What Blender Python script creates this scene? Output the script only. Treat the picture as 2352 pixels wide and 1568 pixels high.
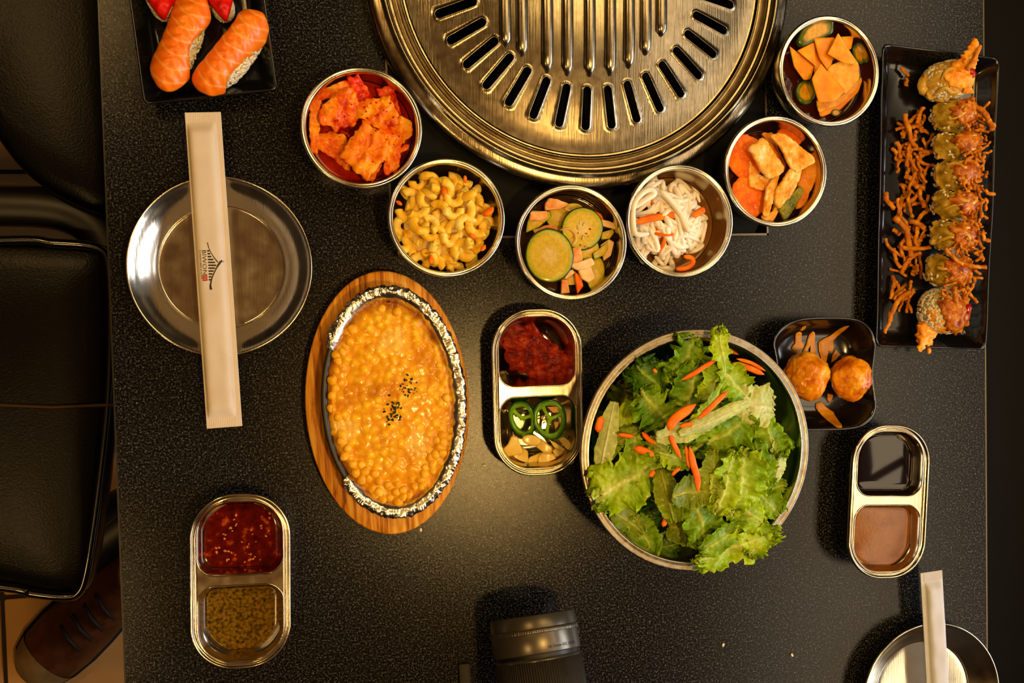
import bpy, bmesh, math, random
import numpy as np
from mathutils import Matrix, Vector, noise as mnoise

# ------------------------------------------------------------------ clear
for o in list(bpy.data.objects):
    bpy.data.objects.remove(o, do_unlink=True)
SC = bpy.context.scene
COL = SC.collection
PI = math.pi
random.seed(7)

# ------------------------------------------------------------------ camera
FPX = 2352 * 35 / 36
_n = np.array([.2057, -.0337, 1.0]); AZ = _n / np.linalg.norm(_n)
_d = np.array([.62, -25.9, -1.0]); _d -= AZ * (_d @ AZ)
AY = -_d / np.linalg.norm(_d); AX = np.cross(AY, AZ)
CM = np.array([AX, AY, AZ])
TZ = 0.75                                   # height of the table top

def ray(px, py):
    return CM @ np.array([(px - 1176) / FPX, (784 - py) / FPX, -1.0])
CAM = np.array([0, 0, TZ]) - ray(1176, 784) * .78

def P(px, py, z=TZ):
    """the point of the horizontal plane at height z that lies behind a pixel of the photograph"""
    w = ray(px, py)
    return CAM + w * (z - CAM[2]) / w[2]

cd = bpy.data.cameras.new('camera'); cam = bpy.data.objects.new('camera', cd); COL.objects.link(cam)
cd.lens = 35; cd.sensor_width = 36; cd.clip_start = .01
cam.matrix_world = Matrix.Translation(Vector(CAM)) @ Matrix([list(r) for r in CM]).to_4x4()
SC.camera = cam

# ------------------------------------------------------------------ world, lights, exposure
w = bpy.data.worlds.new('world'); SC.world = w; w.use_nodes = True
w.node_tree.nodes['Background'].inputs[0].default_value = (.9, .62, .35, 1)
w.node_tree.nodes['Background'].inputs[1].default_value = .05
SC.view_settings.view_transform = 'Standard'; SC.view_settings.look = 'None'
SC.view_settings.gamma = 1; SC.view_settings.use_curve_mapping = False
SC.view_settings.exposure = 0.0

def area(name, loc, target, sx, sy, power, col):
    l = bpy.data.lights.new(name, 'AREA'); l.shape = 'RECTANGLE'; l.size = sx; l.size_y = sy
    l.energy = power; l.color = col
    o = bpy.data.objects.new(name, l); COL.objects.link(o); o.location = loc
    d = Vector(target) - Vector(loc)
    o.rotation_euler = d.to_track_quat('-Z', 'Y').to_euler()
    return o

# long luminous ceiling panel, right of the table (its mirror image is the pale band on the stone)
PANEL = area('ceiling_panel_light', (1.36, -.05, 2.62), (1.36, -.05, 0), .44, 2.9, 23, (1.0, .76, .47))
# daylight window in the right wall
WINL = area('window_light', (2.46, -.6, 1.75), (0, -.45, 1.0), 2.1, 1.1, 58, (.94, .96, 1.0))
# warm spot lamps above the table
LAMPS = ((.235, -.28), (-.78, .79), (-.89, -.67))
for nm, loc, r, e, c in (('spot_lamp_light', (*LAMPS[0], 2.35), .055, 42, (1, .60, .18)),
                         ('spot_lamp_light', (*LAMPS[1], 2.35), .05, 20, (1, .60, .20)),
                         ('spot_lamp_light', (*LAMPS[2], 2.35), .05, 17, (1, .60, .20))):
    l = bpy.data.lights.new(nm, 'POINT'); l.shadow_soft_size = r; l.energy = e; l.color = c
    o = bpy.data.objects.new(nm, l); COL.objects.link(o); o.location = loc

# added glow disc, unseen: gives the grill plate an amber hood to mirror
HOOD_GLOW = area('hood_glow_light', (.37, .64, 1.90), (.37, .64, 0), .52, .52, 4.5, (1.0, .66, .24)); HOOD_GLOW.data.shape = 'DISK'

# ------------------------------------------------------------------ materials
def lin(h):
    h = h.lstrip('#'); v = [int(h[i:i + 2], 16) / 255 for i in (0, 2, 4)]
    return tuple(((c + .055) / 1.055) ** 2.4 if c > .04045 else c / 12.92 for c in v) + (1,)

def nmat(name):
    m = bpy.data.materials.new(name); m.use_nodes = True
    nt = m.node_tree
    return m, nt, nt.nodes['Principled BSDF']

def node(nt, t, **kw):
    n = nt.nodes.new(t)
    for k, v in kw.items():
        if k in n.inputs: n.inputs[k].default_value = v
        else: setattr(n, k, v)
    return n

def ramp(nt, src, stops):
    r = nt.nodes.new('ShaderNodeValToRGB'); e = r.color_ramp.elements
    while len(e) < len(stops): e.new(.5)
    for i, (p, c) in enumerate(stops):
        e[i].position = p; e[i].color = lin(c) if isinstance(c, str) else (c, c, c, 1)
    nt.links.new(src, r.inputs[0]); return r.outputs[0]

def food(name, cols, scale=120, rough=.35, sss=0., bump=.3, bscale=None, coat=0., detail=4, spec=.5,
         stretch=(1, 1, 1), dist=0., trans=0., bdist=.001):
    m, nt, b = nmat(name)
    tc = node(nt, 'ShaderNodeTexCoord'); mp = node(nt, 'ShaderNodeMapping')
    mp.inputs['Scale'].default_value = stretch
    oi = node(nt, 'ShaderNodeObjectInfo')
    nt.links.new(tc.outputs['Object'], mp.inputs[0])
    cb = node(nt, 'ShaderNodeCombineXYZ'); nt.links.new(oi.outputs['Random'], cb.inputs[0])
    nt.links.new(cb.outputs[0], mp.inputs['Location'])
    nz = node(nt, 'ShaderNodeTexNoise', Scale=scale, Detail=detail, Roughness=.6, Distortion=dist)
    nt.links.new(mp.outputs[0], nz.inputs['Vector'])
    k = len(cols)
    c = ramp(nt, nz.outputs['Fac'], [(.28 + .44 * i / max(1, k - 1), cc) for i, cc in enumerate(cols)])
    nt.links.new(c, b.inputs['Base Color'])
    b.inputs['Roughness'].default_value = rough
    b.inputs['Specular IOR Level'].default_value = spec * .36
    b.inputs['Coat Weight'].default_value = coat * .22; b.inputs['Coat Roughness'].default_value = .08
    if sss:
        b.inputs['Subsurface Weight'].default_value = sss
        b.inputs['Subsurface Radius'].default_value = (1, .45, .2); b.inputs['Subsurface Scale'].default_value = .003
    if trans: b.inputs['Transmission Weight'].default_value = trans
    if bump:
        n2 = node(nt, 'ShaderNodeTexNoise', Scale=bscale or scale * 3, Detail=3)
        nt.links.new(mp.outputs[0], n2.inputs['Vector'])
        bm = node(nt, 'ShaderNodeBump', Strength=bump, Distance=bdist)
        nt.links.new(n2.outputs['Fac'], bm.inputs['Height']); nt.links.new(bm.outputs[0], b.inputs['Normal'])
    return m

def metal(name, col, rough, var=.08, scr=.15, col2=None, vscale=25, stretch=(1, 1, 1)):
    m, nt, b = nmat(name)
    b.inputs['Metallic'].default_value = 1
    tc = node(nt, 'ShaderNodeTexCoord'); mp = node(nt, 'ShaderNodeMapping'); mp.inputs['Scale'].default_value = stretch
    nt.links.new(tc.outputs['Object'], mp.inputs[0])
    n1 = node(nt, 'ShaderNodeTexNoise', Scale=vscale, Detail=6, Roughness=.65)
    nt.links.new(mp.outputs[0], n1.inputs['Vector'])
    nt.links.new(ramp(nt, n1.outputs['Fac'], [(.35, col2 or col), (.6, col)]), b.inputs['Base Color'])
    r = node(nt, 'ShaderNodeMapRange'); r.inputs[1].default_value = .3; r.inputs[2].default_value = .7
    r.inputs[3].default_value = rough - var / 2; r.inputs[4].default_value = rough + var
    n2 = node(nt, 'ShaderNodeTexNoise', Scale=vscale * 3, Detail=5)
    nt.links.new(mp.outputs[0], n2.inputs['Vector'])
    nt.links.new(n2.outputs['Fac'], r.inputs[0]); nt.links.new(r.outputs[0], b.inputs['Roughness'])
    if scr:
        m2 = node(nt, 'ShaderNodeMapping'); m2.inputs['Rotation'].default_value = (0, 0, .9); m2.inputs['Scale'].default_value = (900, 28, 60)
        nt.links.new(tc.outputs['Object'], m2.inputs[0])
        n3 = node(nt, 'ShaderNodeTexNoise', Scale=1, Detail=3); nt.links.new(m2.outputs[0], n3.inputs['Vector'])
        bm = node(nt, 'ShaderNodeBump', Strength=scr, Distance=.0004)
        nt.links.new(n3.outputs['Fac'], bm.inputs['Height']); nt.links.new(bm.outputs[0], b.inputs['Normal'])
    return m

def plain(name, col, rough=.5, metallic=0, coat=0., spec=.5):
    m, nt, b = nmat(name)
    b.inputs['Base Color'].default_value = lin(col); b.inputs['Roughness'].default_value = rough
    b.inputs['Metallic'].default_value = metallic; b.inputs['Coat Weight'].default_value = coat
    b.inputs['Specular IOR Level'].default_value = spec
    return m

def granite():
    m, nt, b = nmat('speckled_granite')
    tc = node(nt, 'ShaderNodeTexCoord')
    a = node(nt, 'ShaderNodeTexNoise', Scale=620, Detail=4, Roughness=.8)
    c = node(nt, 'ShaderNodeTexNoise', Scale=1500, Detail=2)
    d = node(nt, 'ShaderNodeTexNoise', Scale=14, Detail=3)
    for x in (a, c, d): nt.links.new(tc.outputs['Object'], x.inputs['Vector'])
    mx = node(nt, 'ShaderNodeMath', operation='MULTIPLY_ADD'); mx.inputs[1].default_value = .75
    m3 = node(nt, 'ShaderNodeMath', operation='MULTIPLY'); m3.inputs[1].default_value = .30
    nt.links.new(c.outputs['Fac'], m3.inputs[0]); nt.links.new(a.outputs['Fac'], mx.inputs[0]); nt.links.new(m3.outputs[0], mx.inputs[2])
    nt.links.new(ramp(nt, mx.outputs[0], [(.46, '#030303'), (.53, '#090909'), (.585, '#282829'), (.67, '#76777a')]), b.inputs['Base Color'])
    r = node(nt, 'ShaderNodeMapRange'); r.inputs[1].default_value = .3; r.inputs[2].default_value = .7
    r.inputs[3].default_value = .14; r.inputs[4].default_value = .22
    nt.links.new(a.outputs['Fac'], r.inputs[0]); nt.links.new(r.outputs[0], b.inputs['Roughness'])
    b.inputs['Specular IOR Level'].default_value = .27
    bm = node(nt, 'ShaderNodeBump', Strength=.25, Distance=.0003)
    nt.links.new(a.outputs['Fac'], bm.inputs['Height']); nt.links.new(bm.outputs[0], b.inputs['Normal'])
    return m

def wood():
    m, nt, b = nmat('oiled_wood')
    tc = node(nt, 'ShaderNodeTexCoord'); mp = node(nt, 'ShaderNodeMapping'); mp.inputs['Scale'].default_value = (14, 1.1, 14)
    nt.links.new(tc.outputs['Object'], mp.inputs[0])
    n1 = node(nt, 'ShaderNodeTexNoise', Scale=22, Detail=7, Roughness=.62, Distortion=.4); nt.links.new(mp.outputs[0], n1.inputs['Vector'])
    nt.links.new(ramp(nt, n1.outputs['Fac'], [(.34, '#7c3e08'), (.45, '#c07414'), (.55, '#dc9426'), (.68, '#ecb450')]), b.inputs['Base Color'])
    b.inputs['Roughness'].default_value = .5; b.inputs['Specular IOR Level'].default_value = .2
    bm = node(nt, 'ShaderNodeBump', Strength=.3, Distance=.0004)
    nt.links.new(n1.outputs['Fac'], bm.inputs['Height']); nt.links.new(bm.outputs[0], b.inputs['Normal'])
    return m

def attrmat(name, rough=.4, sss=0., bump=.25, bscale=500, coat=0., noise_amt=.25, transl=0.):
    """albedo from the mesh colour attribute 'tint' (the thing's own colouring), broken up by fine noise"""
    m, nt, b = nmat(name)
    at = node(nt, 'ShaderNodeAttribute', attribute_name='tint')
    tc = node(nt, 'ShaderNodeTexCoord'); n1 = node(nt, 'ShaderNodeTexNoise', Scale=bscale, Detail=4)
    nt.links.new(tc.outputs['Object'], n1.inputs['Vector'])
    mr = node(nt, 'ShaderNodeMapRange'); mr.inputs[1].default_value = .3; mr.inputs[2].default_value = .7
    mr.inputs[3].default_value = 1 - noise_amt; mr.inputs[4].default_value = 1 + noise_amt
    nt.links.new(n1.outputs['Fac'], mr.inputs[0])
    vm = node(nt, 'ShaderNodeVectorMath', operation='SCALE')
    nt.links.new(at.outputs['Color'], vm.inputs[0]); nt.links.new(mr.outputs[0], vm.inputs['Scale'])
    nt.links.new(vm.outputs[0], b.inputs['Base Color'])
    b.inputs['Roughness'].default_value = rough; b.inputs['Coat Weight'].default_value = coat * .25; b.inputs['Specular IOR Level'].default_value = .2
    b.inputs['Coat Roughness'].default_value = .1
    if sss:
        b.inputs['Subsurface Weight'].default_value = sss
        b.inputs['Subsurface Radius'].default_value = (1, .5, .25); b.inputs['Subsurface Scale'].default_value = .003
    bm = node(nt, 'ShaderNodeBump', Strength=bump, Distance=.0006)
    nt.links.new(n1.outputs['Fac'], bm.inputs['Height']); nt.links.new(bm.outputs[0], b.inputs['Normal'])
    if transl:
        t = node(nt, 'ShaderNodeBsdfTranslucent'); nt.links.new(vm.outputs[0], t.inputs[0])
        ms = node(nt, 'ShaderNodeMixShader'); ms.inputs[0].default_value = transl
        out = nt.nodes['Material Output']
        nt.links.new(b.outputs[0], ms.inputs[1]); nt.links.new(t.outputs[0], ms.inputs[2]); nt.links.new(ms.outputs[0], out.inputs[0])
    return m

GRANITE = granite(); WOOD = wood()
STEEL = metal('polished_steel', '#d0c8b8', .17, .05, .10)
STEELB = metal('bowl_steel', '#cfcac0', .17, .06, .08)
RIMSTEEL = metal('worn_rim_steel', '#96928a', .32, .12, .2, '#83765f', 120)
GRILL = metal('scratched_grill_steel', '#948a76', .22, .04, .35, '#847964', 60)
GRINGM = metal('stained_ring_steel', '#a0937a', .22, .06, .25, '#86755a', 60)
FOIL = metal('aluminium_foil', '#e4dfd6', .22, .1, 0)
IRON = plain('cast_iron', '#1b1a19', .42)
BLACKGL = plain('black_glazed_melamine', '#0b0a0c', .2, coat=.3)
LEATHER = food('black_leather', ['#040302', '#0a0806'], 60, .30, spec=.45, bump=.35, bscale=500, bdist=.0006)
BLKMETAL = plain('black_painted_metal', '#0d0b0a', .4)
RECESS = plain('black_recess_metal', '#040404', .6, spec=.12)

# ------------------------------------------------------------------ mesh helpers
def mesh_of(name, V, F, mat=None, smooth=True, tint=None):
    me = bpy.data.meshes.new(name)
    me.from_pydata([tuple(v) for v in np.asarray(V, float).tolist()], [], [tuple(f) for f in F])
    me.update()
    if smooth: me.polygons.foreach_set('use_smooth', [True] * len(me.polygons))
    if tint is not None:
        a = me.color_attributes.new('tint', 'FLOAT_COLOR', 'POINT')
        t = np.ones((len(V), 4)); t[:, :3] = tint
        a.data.foreach_set('color', t.ravel())
    if mat: me.materials.append(mat)
    return me

def link(name, me, parent=None, loc=None, rot=None):
    o = bpy.data.objects.new(name, me); COL.objects.link(o)
    if parent: o.parent = parent
    if loc is not None: o.location = tuple(loc)
    if rot is not None: o.rotation_euler = rot
    return o

def obj(name, V, F, mat, parent=None, loc=None, rot=None, smooth=True, tint=None):
    return link(name, mesh_of(name, V, F, mat, smooth, tint), parent, loc, rot)

def tag(o, label, cat, group=None, kind=None):
    o['label'] = label; o['category'] = cat
    if group: o['group'] = group
    if kind: o['kind'] = kind
    return o

def thing(name, label, cat, loc=(0, 0, 0), rz=0, group=None):
    o = link(name, None, None, loc, (0, 0, rz))
    o.empty_display_size = .02
    return tag(o, label, cat, group)

def struct(o):
    o['kind'] = 'structure'; return o

class Acc:
    def __init__(s): s.V = []; s.F = []; s.n = 0; s.T = []
    def add(s, VF, tint=None):
        V, F = VF; V = np.asarray(V, float)
        s.F += [[i + s.n for i in f] for f in F]; s.V.append(V); s.n += len(V)
        if tint is not None: s.T.append(np.broadcast_to(np.asarray(tint, float), (len(V), 3)))
    def get(s): return np.vstack(s.V), s.F
    def obj(s, name, mat, parent=None, loc=None, smooth=True, rot=None):
        return obj(name, np.vstack(s.V), s.F, mat, parent, loc, rot, smooth, np.vstack(s.T) if s.T else None)

def loft(rings, cap0=False, cap1=False, closed=True):
    n = len(rings[0]); V = np.vstack(rings); F = []
    m = n if closed else n - 1
    for i in range(len(rings) - 1):
        for j in range(m):
            k = (j + 1) % n
            F.append((i * n + j, i * n + k, (i + 1) * n + k, (i + 1) * n + j))
    if cap0: F.append(tuple(range(n))[::-1])
    if cap1: F.append(tuple((len(rings) - 1) * n + j for j in range(n)))
    return V, F

def lathe(prof, n=96, sx=1, sy=1, closed=False, jit=None):
    a = np.arange(n) * 2 * PI / n; rings = []
    for r, z in prof:
        rings.append(np.stack([r * sx * np.cos(a), r * sy * np.sin(a), np.full(n, z)], 1))
    if closed: rings.append(rings[0])
    V, F = loft(rings, cap0=(prof[0][0] > 1e-6 and not closed and prof[0][0] < .9 * max(p[0] for p in prof)) and False)
    return V, F

def smoothprof(pts, k=3):
    """Catmull-Rom through profile points"""
    p = np.array(pts, float); q = np.vstack([2 * p[0] - p[1], p, 2 * p[-1] - p[-2]]); out = []
    for i in range(1, len(q) - 2):
        for t in np.arange(k) / k:
            a, b, c, d = q[i - 1], q[i], q[i + 1], q[i + 2]
            out.append(.5 * ((2 * b) + (-a + c) * t + (2 * a - 5 * b + 4 * c - d) * t * t + (-a + 3 * b - 3 * c + d) * t ** 3))
    out.append(q[-2]); return np.array(out)

def tube(path, rad, k=8, flat=1.0, caps=True):
    p = np.asarray(path, float); n = len(p)
    rad = np.broadcast_to(np.asarray(rad, float), (n,))
    t = np.gradient(p, axis=0); t /= np.maximum(np.linalg.norm(t, axis=1, keepdims=True), 1e-9)
    up = np.array([0, 0, 1.]) if abs(t[0][2]) < .9 else np.array([1., 0, 0])
    N = np.cross(up, t[0]); N /= np.linalg.norm(N)
    a = np.arange(k) * 2 * PI / k; rings = []
    for i in range(n):
        N = N - t[i] * (N @ t[i]); N /= max(np.linalg.norm(N), 1e-9); B = np.cross(t[i], N)
        rings.append(p[i] + rad[i] * (np.cos(a)[:, None] * N + flat * np.sin(a)[:, None] * B))
    V, F = loft(rings)
    if caps:
        V = np.vstack([V, p[0] - t[0] * rad[0] * .4, p[-1] + t[-1] * rad[-1] * .4]); m = n * k
        for j in range(k):
            F.append((j, m, (j + 1) % k)); F.append((m - k + j, m - k + (j + 1) % k, m + 1))
        F = [f if len(f) == 4 else f for f in F]
    return V, F

def box(x0, x1, y0, y1, z0, z1):
    V = [(x, y, z) for z in (z0, z1) for y in (y0, y1) for x in (x0, x1)]
    F = [(0, 2, 3, 1), (4, 5, 7, 6), (0, 1, 5, 4), (2, 6, 7, 3), (0, 4, 6, 2), (1, 3, 7, 5)]
    return V, F

def bevbox(x0, x1, y0, y1, z0, z1, r, n=4):
    """box with rounded vertical corners and a softened rim"""
    def R(i): return rrect(x0 + i, x1 - i, y0 + i, y1 - i, [max(r - i, 1e-4)] * 4, n)
    e = min(r, (z1 - z0) / 2) * .5
    lv = [(e, z0), (e * .3, z0 + e * .3), (0, z0 + e), (0, z1 - e), (e * .3, z1 - e * .3), (e, z1)]
    return loft([np.column_stack([R(i), np.full(len(R(i)), z)]) for i, z in lv], True, True)

def rrect(x0, x1, y0, y1, rs, n=8):
    """rounded rectangle, corners tr, tl, bl, br, counter-clockwise"""
    pts = []
    for (cx, cy, sx, sy, a0), r in zip(((x1, y1, -1, -1, 0), (x0, y1, 1, -1, 90), (x0, y0, 1, 1, 180), (x1, y0, -1, 1, 270)), rs):
        for i in range(n + 1):
            a = math.radians(a0 + 90 * i / n)
            pts.append((cx + sx * r + r * math.cos(a), cy + sy * r + r * math.sin(a)))
    return np.array(pts)

def resample(pts, N, closed=True):
    p = np.asarray(pts, float)
    if closed: p = np.vstack([p, p[:1]])
    s = np.concatenate([[0], np.cumsum(np.linalg.norm(np.diff(p, axis=0), axis=1))])
    q = np.linspace(0, s[-1], N, endpoint=not closed)
    return np.stack([np.interp(q, s, p[:, i]) for i in range(p.shape[1])], 1)

def chaikin(p, k=2):
    p = np.asarray(p, float)
    for _ in range(k):
        a = p; b = np.roll(p, -1, 0)
        p = np.stack([.75 * a + .25 * b, .25 * a + .75 * b], 1).reshape(-1, p.shape[1])
    return p

def catmull(pts, k=8):
    return smoothprof(pts, k)

def nz(x, y, z=0, s=1.0):
    return mnoise.noise(Vector((x * s, y * s, z * s)))

def slab(outline, th, fn=None, N=44, grow=1.06, rings=(1, .99, .965, .91, .82, .71, .59, .47, .35, .22, .1), edge=.5, noise=0., nscale=150, seed=0, dome=0., rough_edge=0.):
    """closed rounded slab over a star-shaped outline; fn(x,y) lifts it; dome swells the top"""
    o = resample(chaikin(resample(outline, 36), 1), N)
    c = o.mean(0); o = c + (o - c) * grow
    if rough_edge:
        for i in range(N):
            d = o[i] - c; o[i] += d * rough_edge * nz(o[i][0], o[i][1], seed * 3.1, 260)
    prof = [math.sqrt(max(0, 1 - k ** 12)) for k in rings]
    V = []; F = []; E = []
    for sgn in (1, -1):
        for k, pr in zip(rings, prof):
            if sgn == -1 and k == 1: continue
            q = c + (o - c) * k
            z = sgn * th / 2 * pr + (dome * (1 - k * k) if sgn == 1 else 0)
            V.append(np.column_stack([q, np.full(N, z)])); E += [k] * N
    nr = len(rings); V = np.vstack(V)
    def ring(top, i): return (i if top else (0 if i == 0 else nr - 1 + i)) * N
    for top in (True, False):
        for i in range(nr - 1):
            a, b = ring(top, i), ring(top, i + 1)
            for j in range(N):
                k = (j + 1) % N
                F.append((a + j, a + k, b + k, b + j) if top else (a + k, a + j, b + j, b + k))
        ci = len(V); V = np.vstack([V, [c[0], c[1], th / 2 + dome if top else -th / 2]]); E.append(0)
        a = ring(top, nr - 1)
        for j in range(N):
            k = (j + 1) % N
            F.append((a + j, a + k, ci) if top else (a + k, a + j, ci))
    if fn is not None or noise:
        for i in range(len(V)):
            x, y, z = V[i]
            if fn is not None: V[i][2] += fn(x, y)
            if noise:
                V[i][2] += noise * nz(x, y, seed * 7.7 + .3, nscale)
                V[i][0] += noise * .5 * nz(x, y, seed * 7.7 + 9, nscale); V[i][1] += noise * .5 * nz(x, y, seed * 7.7 + 19, nscale)
    return V, F, np.array(E)

def Zm(o, s, pts):
    return [(o[0] + x / s, o[1] + y / s) for x, y in pts]

def px_piece(name, pts, z, th, mat, label, cat, group=None, fn=None, parent=None, tint=None, **kw):
    """a solid piece whose plan is given by pixels and that lies at height z"""
    w = np.array([P(x, y, z)[:2] for x, y in pts]); c = w.mean(0)
    V, F, E = slab(w - c, th, fn, **kw)
    t = tint(V, E) if tint else None
    o = obj(name, V, F, mat, parent, (c[0], c[1], z), tint=t)
    if label: tag(o, label, cat, group)
    return o

def ell(cx, cy, rx, ry, rot=0, n=24):
    a = np.arange(n) * 2 * PI / n; r = math.radians(rot)
    return [(cx + rx * math.cos(t) * math.cos(r) + ry * math.sin(t) * math.sin(r), cy - rx * math.cos(t) * math.sin(r) + ry * math.sin(t) * math.cos(r)) for t in a]

def mixc(a, b, t):
    a = np.array(lin(a)[:3]) if isinstance(a, str) else a; b = np.array(lin(b)[:3]) if isinstance(b, str) else b
    t = np.clip(np.asarray(t, float), 0, 1)[..., None]
    return a * (1 - t) + b * t

def sstep(a, b, x): 
    t = np.clip((np.asarray(x, float) - a) / (b - a), 0, 1); return t * t * (3 - 2 * t)

def blob(r, sub=3, amp=.15, sc=2.0, seed=0, squash=(1, 1, 1), oct2=.0):
    bm = bmesh.new(); bmesh.ops.create_icosphere(bm, subdivisions=sub, radius=1)
    V = []
    for v in bm.verts:
        c = v.co; d = 1 + amp * mnoise.noise(c * sc + Vector((seed * 5.3, 1, 2))) + oct2 * mnoise.noise(c * sc * 4 + Vector((seed, 7, 2)))
        V.append((c.x * d * r * squash[0], c.y * d * r * squash[1], c.z * d * r * squash[2]))
    F = [[v.index for v in f.verts] for f in bm.faces]
    bm.free(); return np.array(V), F

def text_mesh(s, size, depth, font_scale=(1, 1)):
    c = bpy.data.curves.new('t', 'FONT'); c.body = s; c.size = size; c.extrude = depth; c.resolution_u = 2
    o = bpy.data.objects.new('t', c); COL.objects.link(o)
    bpy.context.view_layer.update()
    me = bpy.data.meshes.new_from_object(o.evaluated_get(bpy.context.evaluated_depsgraph_get()))
    V = np.array([v.co[:] for v in me.vertices]); F = [list(p.vertices) for p in me.polygons]
    bpy.data.objects.remove(o); bpy.data.curves.remove(c); bpy.data.meshes.remove(me)
    return V, F
# ================================================================== ROOM
GROUT = plain('dark_grout', '#1d150d', .8)
TILE = food('tan_floor_tile', ['#b08048', '#c08c50', '#c89658'], 6, .5, bump=.1, bscale=60)
CEIL = plain('warm_brown_ceiling', '#422810', .8); WALLM = plain('dark_brown_wall', '#1c120a', .8)
WX0, WX1, WY0, WY1 = -2.1, 2.5, -2.4, 2.6
struct(obj('floor', *box(WX0, WX1, WY0, WY1, -.05, -.006), GROUT, smooth=False))
FL = bpy.data.objects['floor']
gx = P(8, 1470, 0)[0]; gy = P(60, 1368, 0)[1]; TS = .60
tm = mesh_of('tile', *bevbox(-TS / 2 + .003, TS / 2 - .003, -TS / 2 + .003, TS / 2 - .003, -.008, 0, .003, 2), TILE, smooth=False)
for i in range(-3, 5):
    for j in range(-4, 5):
        x, y = gx + (i + .5) * TS, gy + (j + .5) * TS
        if WX0 + .3 < x < WX1 - .3 and WY0 + .3 < y < WY1 - .3:
            link('tile', tm, FL, (x, y, 0))
struct(obj('ceiling', *box(WX0, WX1, WY0, WY1, 2.7, 2.75), CEIL, smooth=False))
struct(obj('wall_left', *box(WX0 - .1, WX0, WY0, WY1, 0, 2.7), WALLM, smooth=False))
struct(obj('wall_front', *box(WX0, WX1, WY0 - .1, WY0, 0, 2.7), WALLM, smooth=False))
struct(obj('wall_back', *box(WX0, WX1, WY1, WY1 + .1, 0, 2.7), WALLM, smooth=False))
a = Acc()
a.add(box(WX1, WX1 + .1, WY0, -1.8, 0, 2.7)); a.add(box(WX1, WX1 + .1, .6, WY1, 0, 2.7))
a.add(box(WX1, WX1 + .1, -1.8, .6, 0, 1.15)); a.add(box(WX1, WX1 + .1, -1.8, .6, 2.35, 2.7))
struct(a.obj('wall_right', WALLM, smooth=False))
wf = struct(link('window_1', None, loc=(WX1, -.6, 1.15)))
a = Acc()
for y in (-1.2, -.4, .4, 1.2): a.add(box(-.02, .03, y - .03, y + .03, 0, 1.2))
for z in (.03, .62, 1.17): a.add(box(-.02, .03, -1.2, 1.2, z - .03, z + .03))
a.obj('window_frame', BLKMETAL, wf, smooth=False)
m, nt, b = nmat('bright_window_pane'); b.inputs['Base Color'].default_value = (.6, .65, .7, 1)
b.inputs['Emission Color'].default_value = (.8, .88, 1, 1); b.inputs['Emission Strength'].default_value = 1.0
obj('pane', *box(.035, .045, -1.2, 1.2, 0, 1.2), m, wf, smooth=False)
# ceiling light panel frame, with crossing bars
t = thing('ceiling_light', 'long luminous ceiling panel divided by dark bars', 'light', (1.36, -.05, 2.62))
a = Acc()
for x in (-.25, .25): a.add(box(x - .03, x + .03, -1.5, 1.5, -.03, .078))
for y in (-1.48, 1.48): a.add(box(-.33, .33, y - .03, y + .03, -.03, .078))
a.obj('frame', BLKMETAL, t, smooth=False)
a = Acc(); a.add(box(-.07, -.025, -1.45, 1.45, -.035, -.005)); a.obj('bar', BLKMETAL, t, smooth=False)
for y in (-.95, -.42, .12, .66):
    obj('bar', *box(-.33, .33, y - .02, y + .02, -.035, -.005), BLKMETAL, t, smooth=False)
# spot lamps: dark shades around the point lights
SH = plain('dark_lamp_shade', '#15100b', .5)
for i, (x, y) in enumerate(LAMPS):
    t = thing('pendant_lamp', ('black cone pendant lamp above the table centre', 'black cone pendant lamp above the upper left chair', 'black cone pendant lamp above the lower left chair')[i], 'lamp', (x, y, 2.45), group='pendant lamps')
    obj('shade', *lathe([(.012, .12), (.03, .10), (.062, -.02), (.060, -.02), (.028, .095), (.0, .11)], 48), SH, t)
    obj('cord', *tube([(0, 0, .11), (0, 0, .25)], .004), SH, t)

t = thing('added_glow_drum', 'added amber glow drum beyond the grill, standing in for a lit hood', 'lamp', (.37, .64, 1.90))  # unseen drum added for its amber reflection in the grill plate
obj('shade', *lathe([(.262, .14), (.275, .14), (.275, -.006), (.262, -.006), (.262, .14)], 64), SH, t)
obj('top_disc', *lathe([(.001, .14), (.262, .14), (.262, .136), (.001, .136)], 64), SH, t)
obj('cord', *tube([(0, 0, .14), (0, 0, .80)], .004), SH, t)

# ================================================================== TABLE
TX0, TX1, TY0, TY1 = -.2949, .4188, -.62, .62
RX1, RY0 = P(1765, 540)[:2]
# circle of the grill ring from three rim points
GZ = TZ + .010
pa, pb, pc = P(843, 0, GZ)[:2], P(1808, 10, GZ)[:2], P(1335, 437, GZ)[:2]
A_ = 2 * np.array([pb - pa, pc - pa]); B_ = np.array([pb @ pb - pa @ pa, pc @ pc - pa @ pa])
GC = np.linalg.solve(A_, B_); GR = np.linalg.norm(GC - pa)
print('grill', GC, GR)
RX0 = 2 * GC[0] - RX1; RY1 = 2 * GC[1] - RY0
t = thing('dining_table', 'dark speckled granite dining table with a built-in grill recess', 'table')
a = Acc()
for x0, x1, y0, y1 in ((TX0, RX0, TY0, TY1), (RX1, TX1, TY0, TY1), (RX0, RX1, TY0, RY0), (RX0, RX1, RY1, TY1)):
    a.add(box(x0, x1, y0, y1, TZ - .03, TZ))
a.obj('tabletop', GRANITE, t, smooth=False)
EDG = plain('black_edge_band', '#14110d', .3)
for x in (TX0 - .0012, TX1):
    obj('edge_band', *box(x, x + .0012, TY0, TY1, TZ - .032, TZ + .0002), metal('edge_metal', '#6b5a44', .35, .05, 0) if x > 0 else EDG, t, smooth=False)
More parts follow.
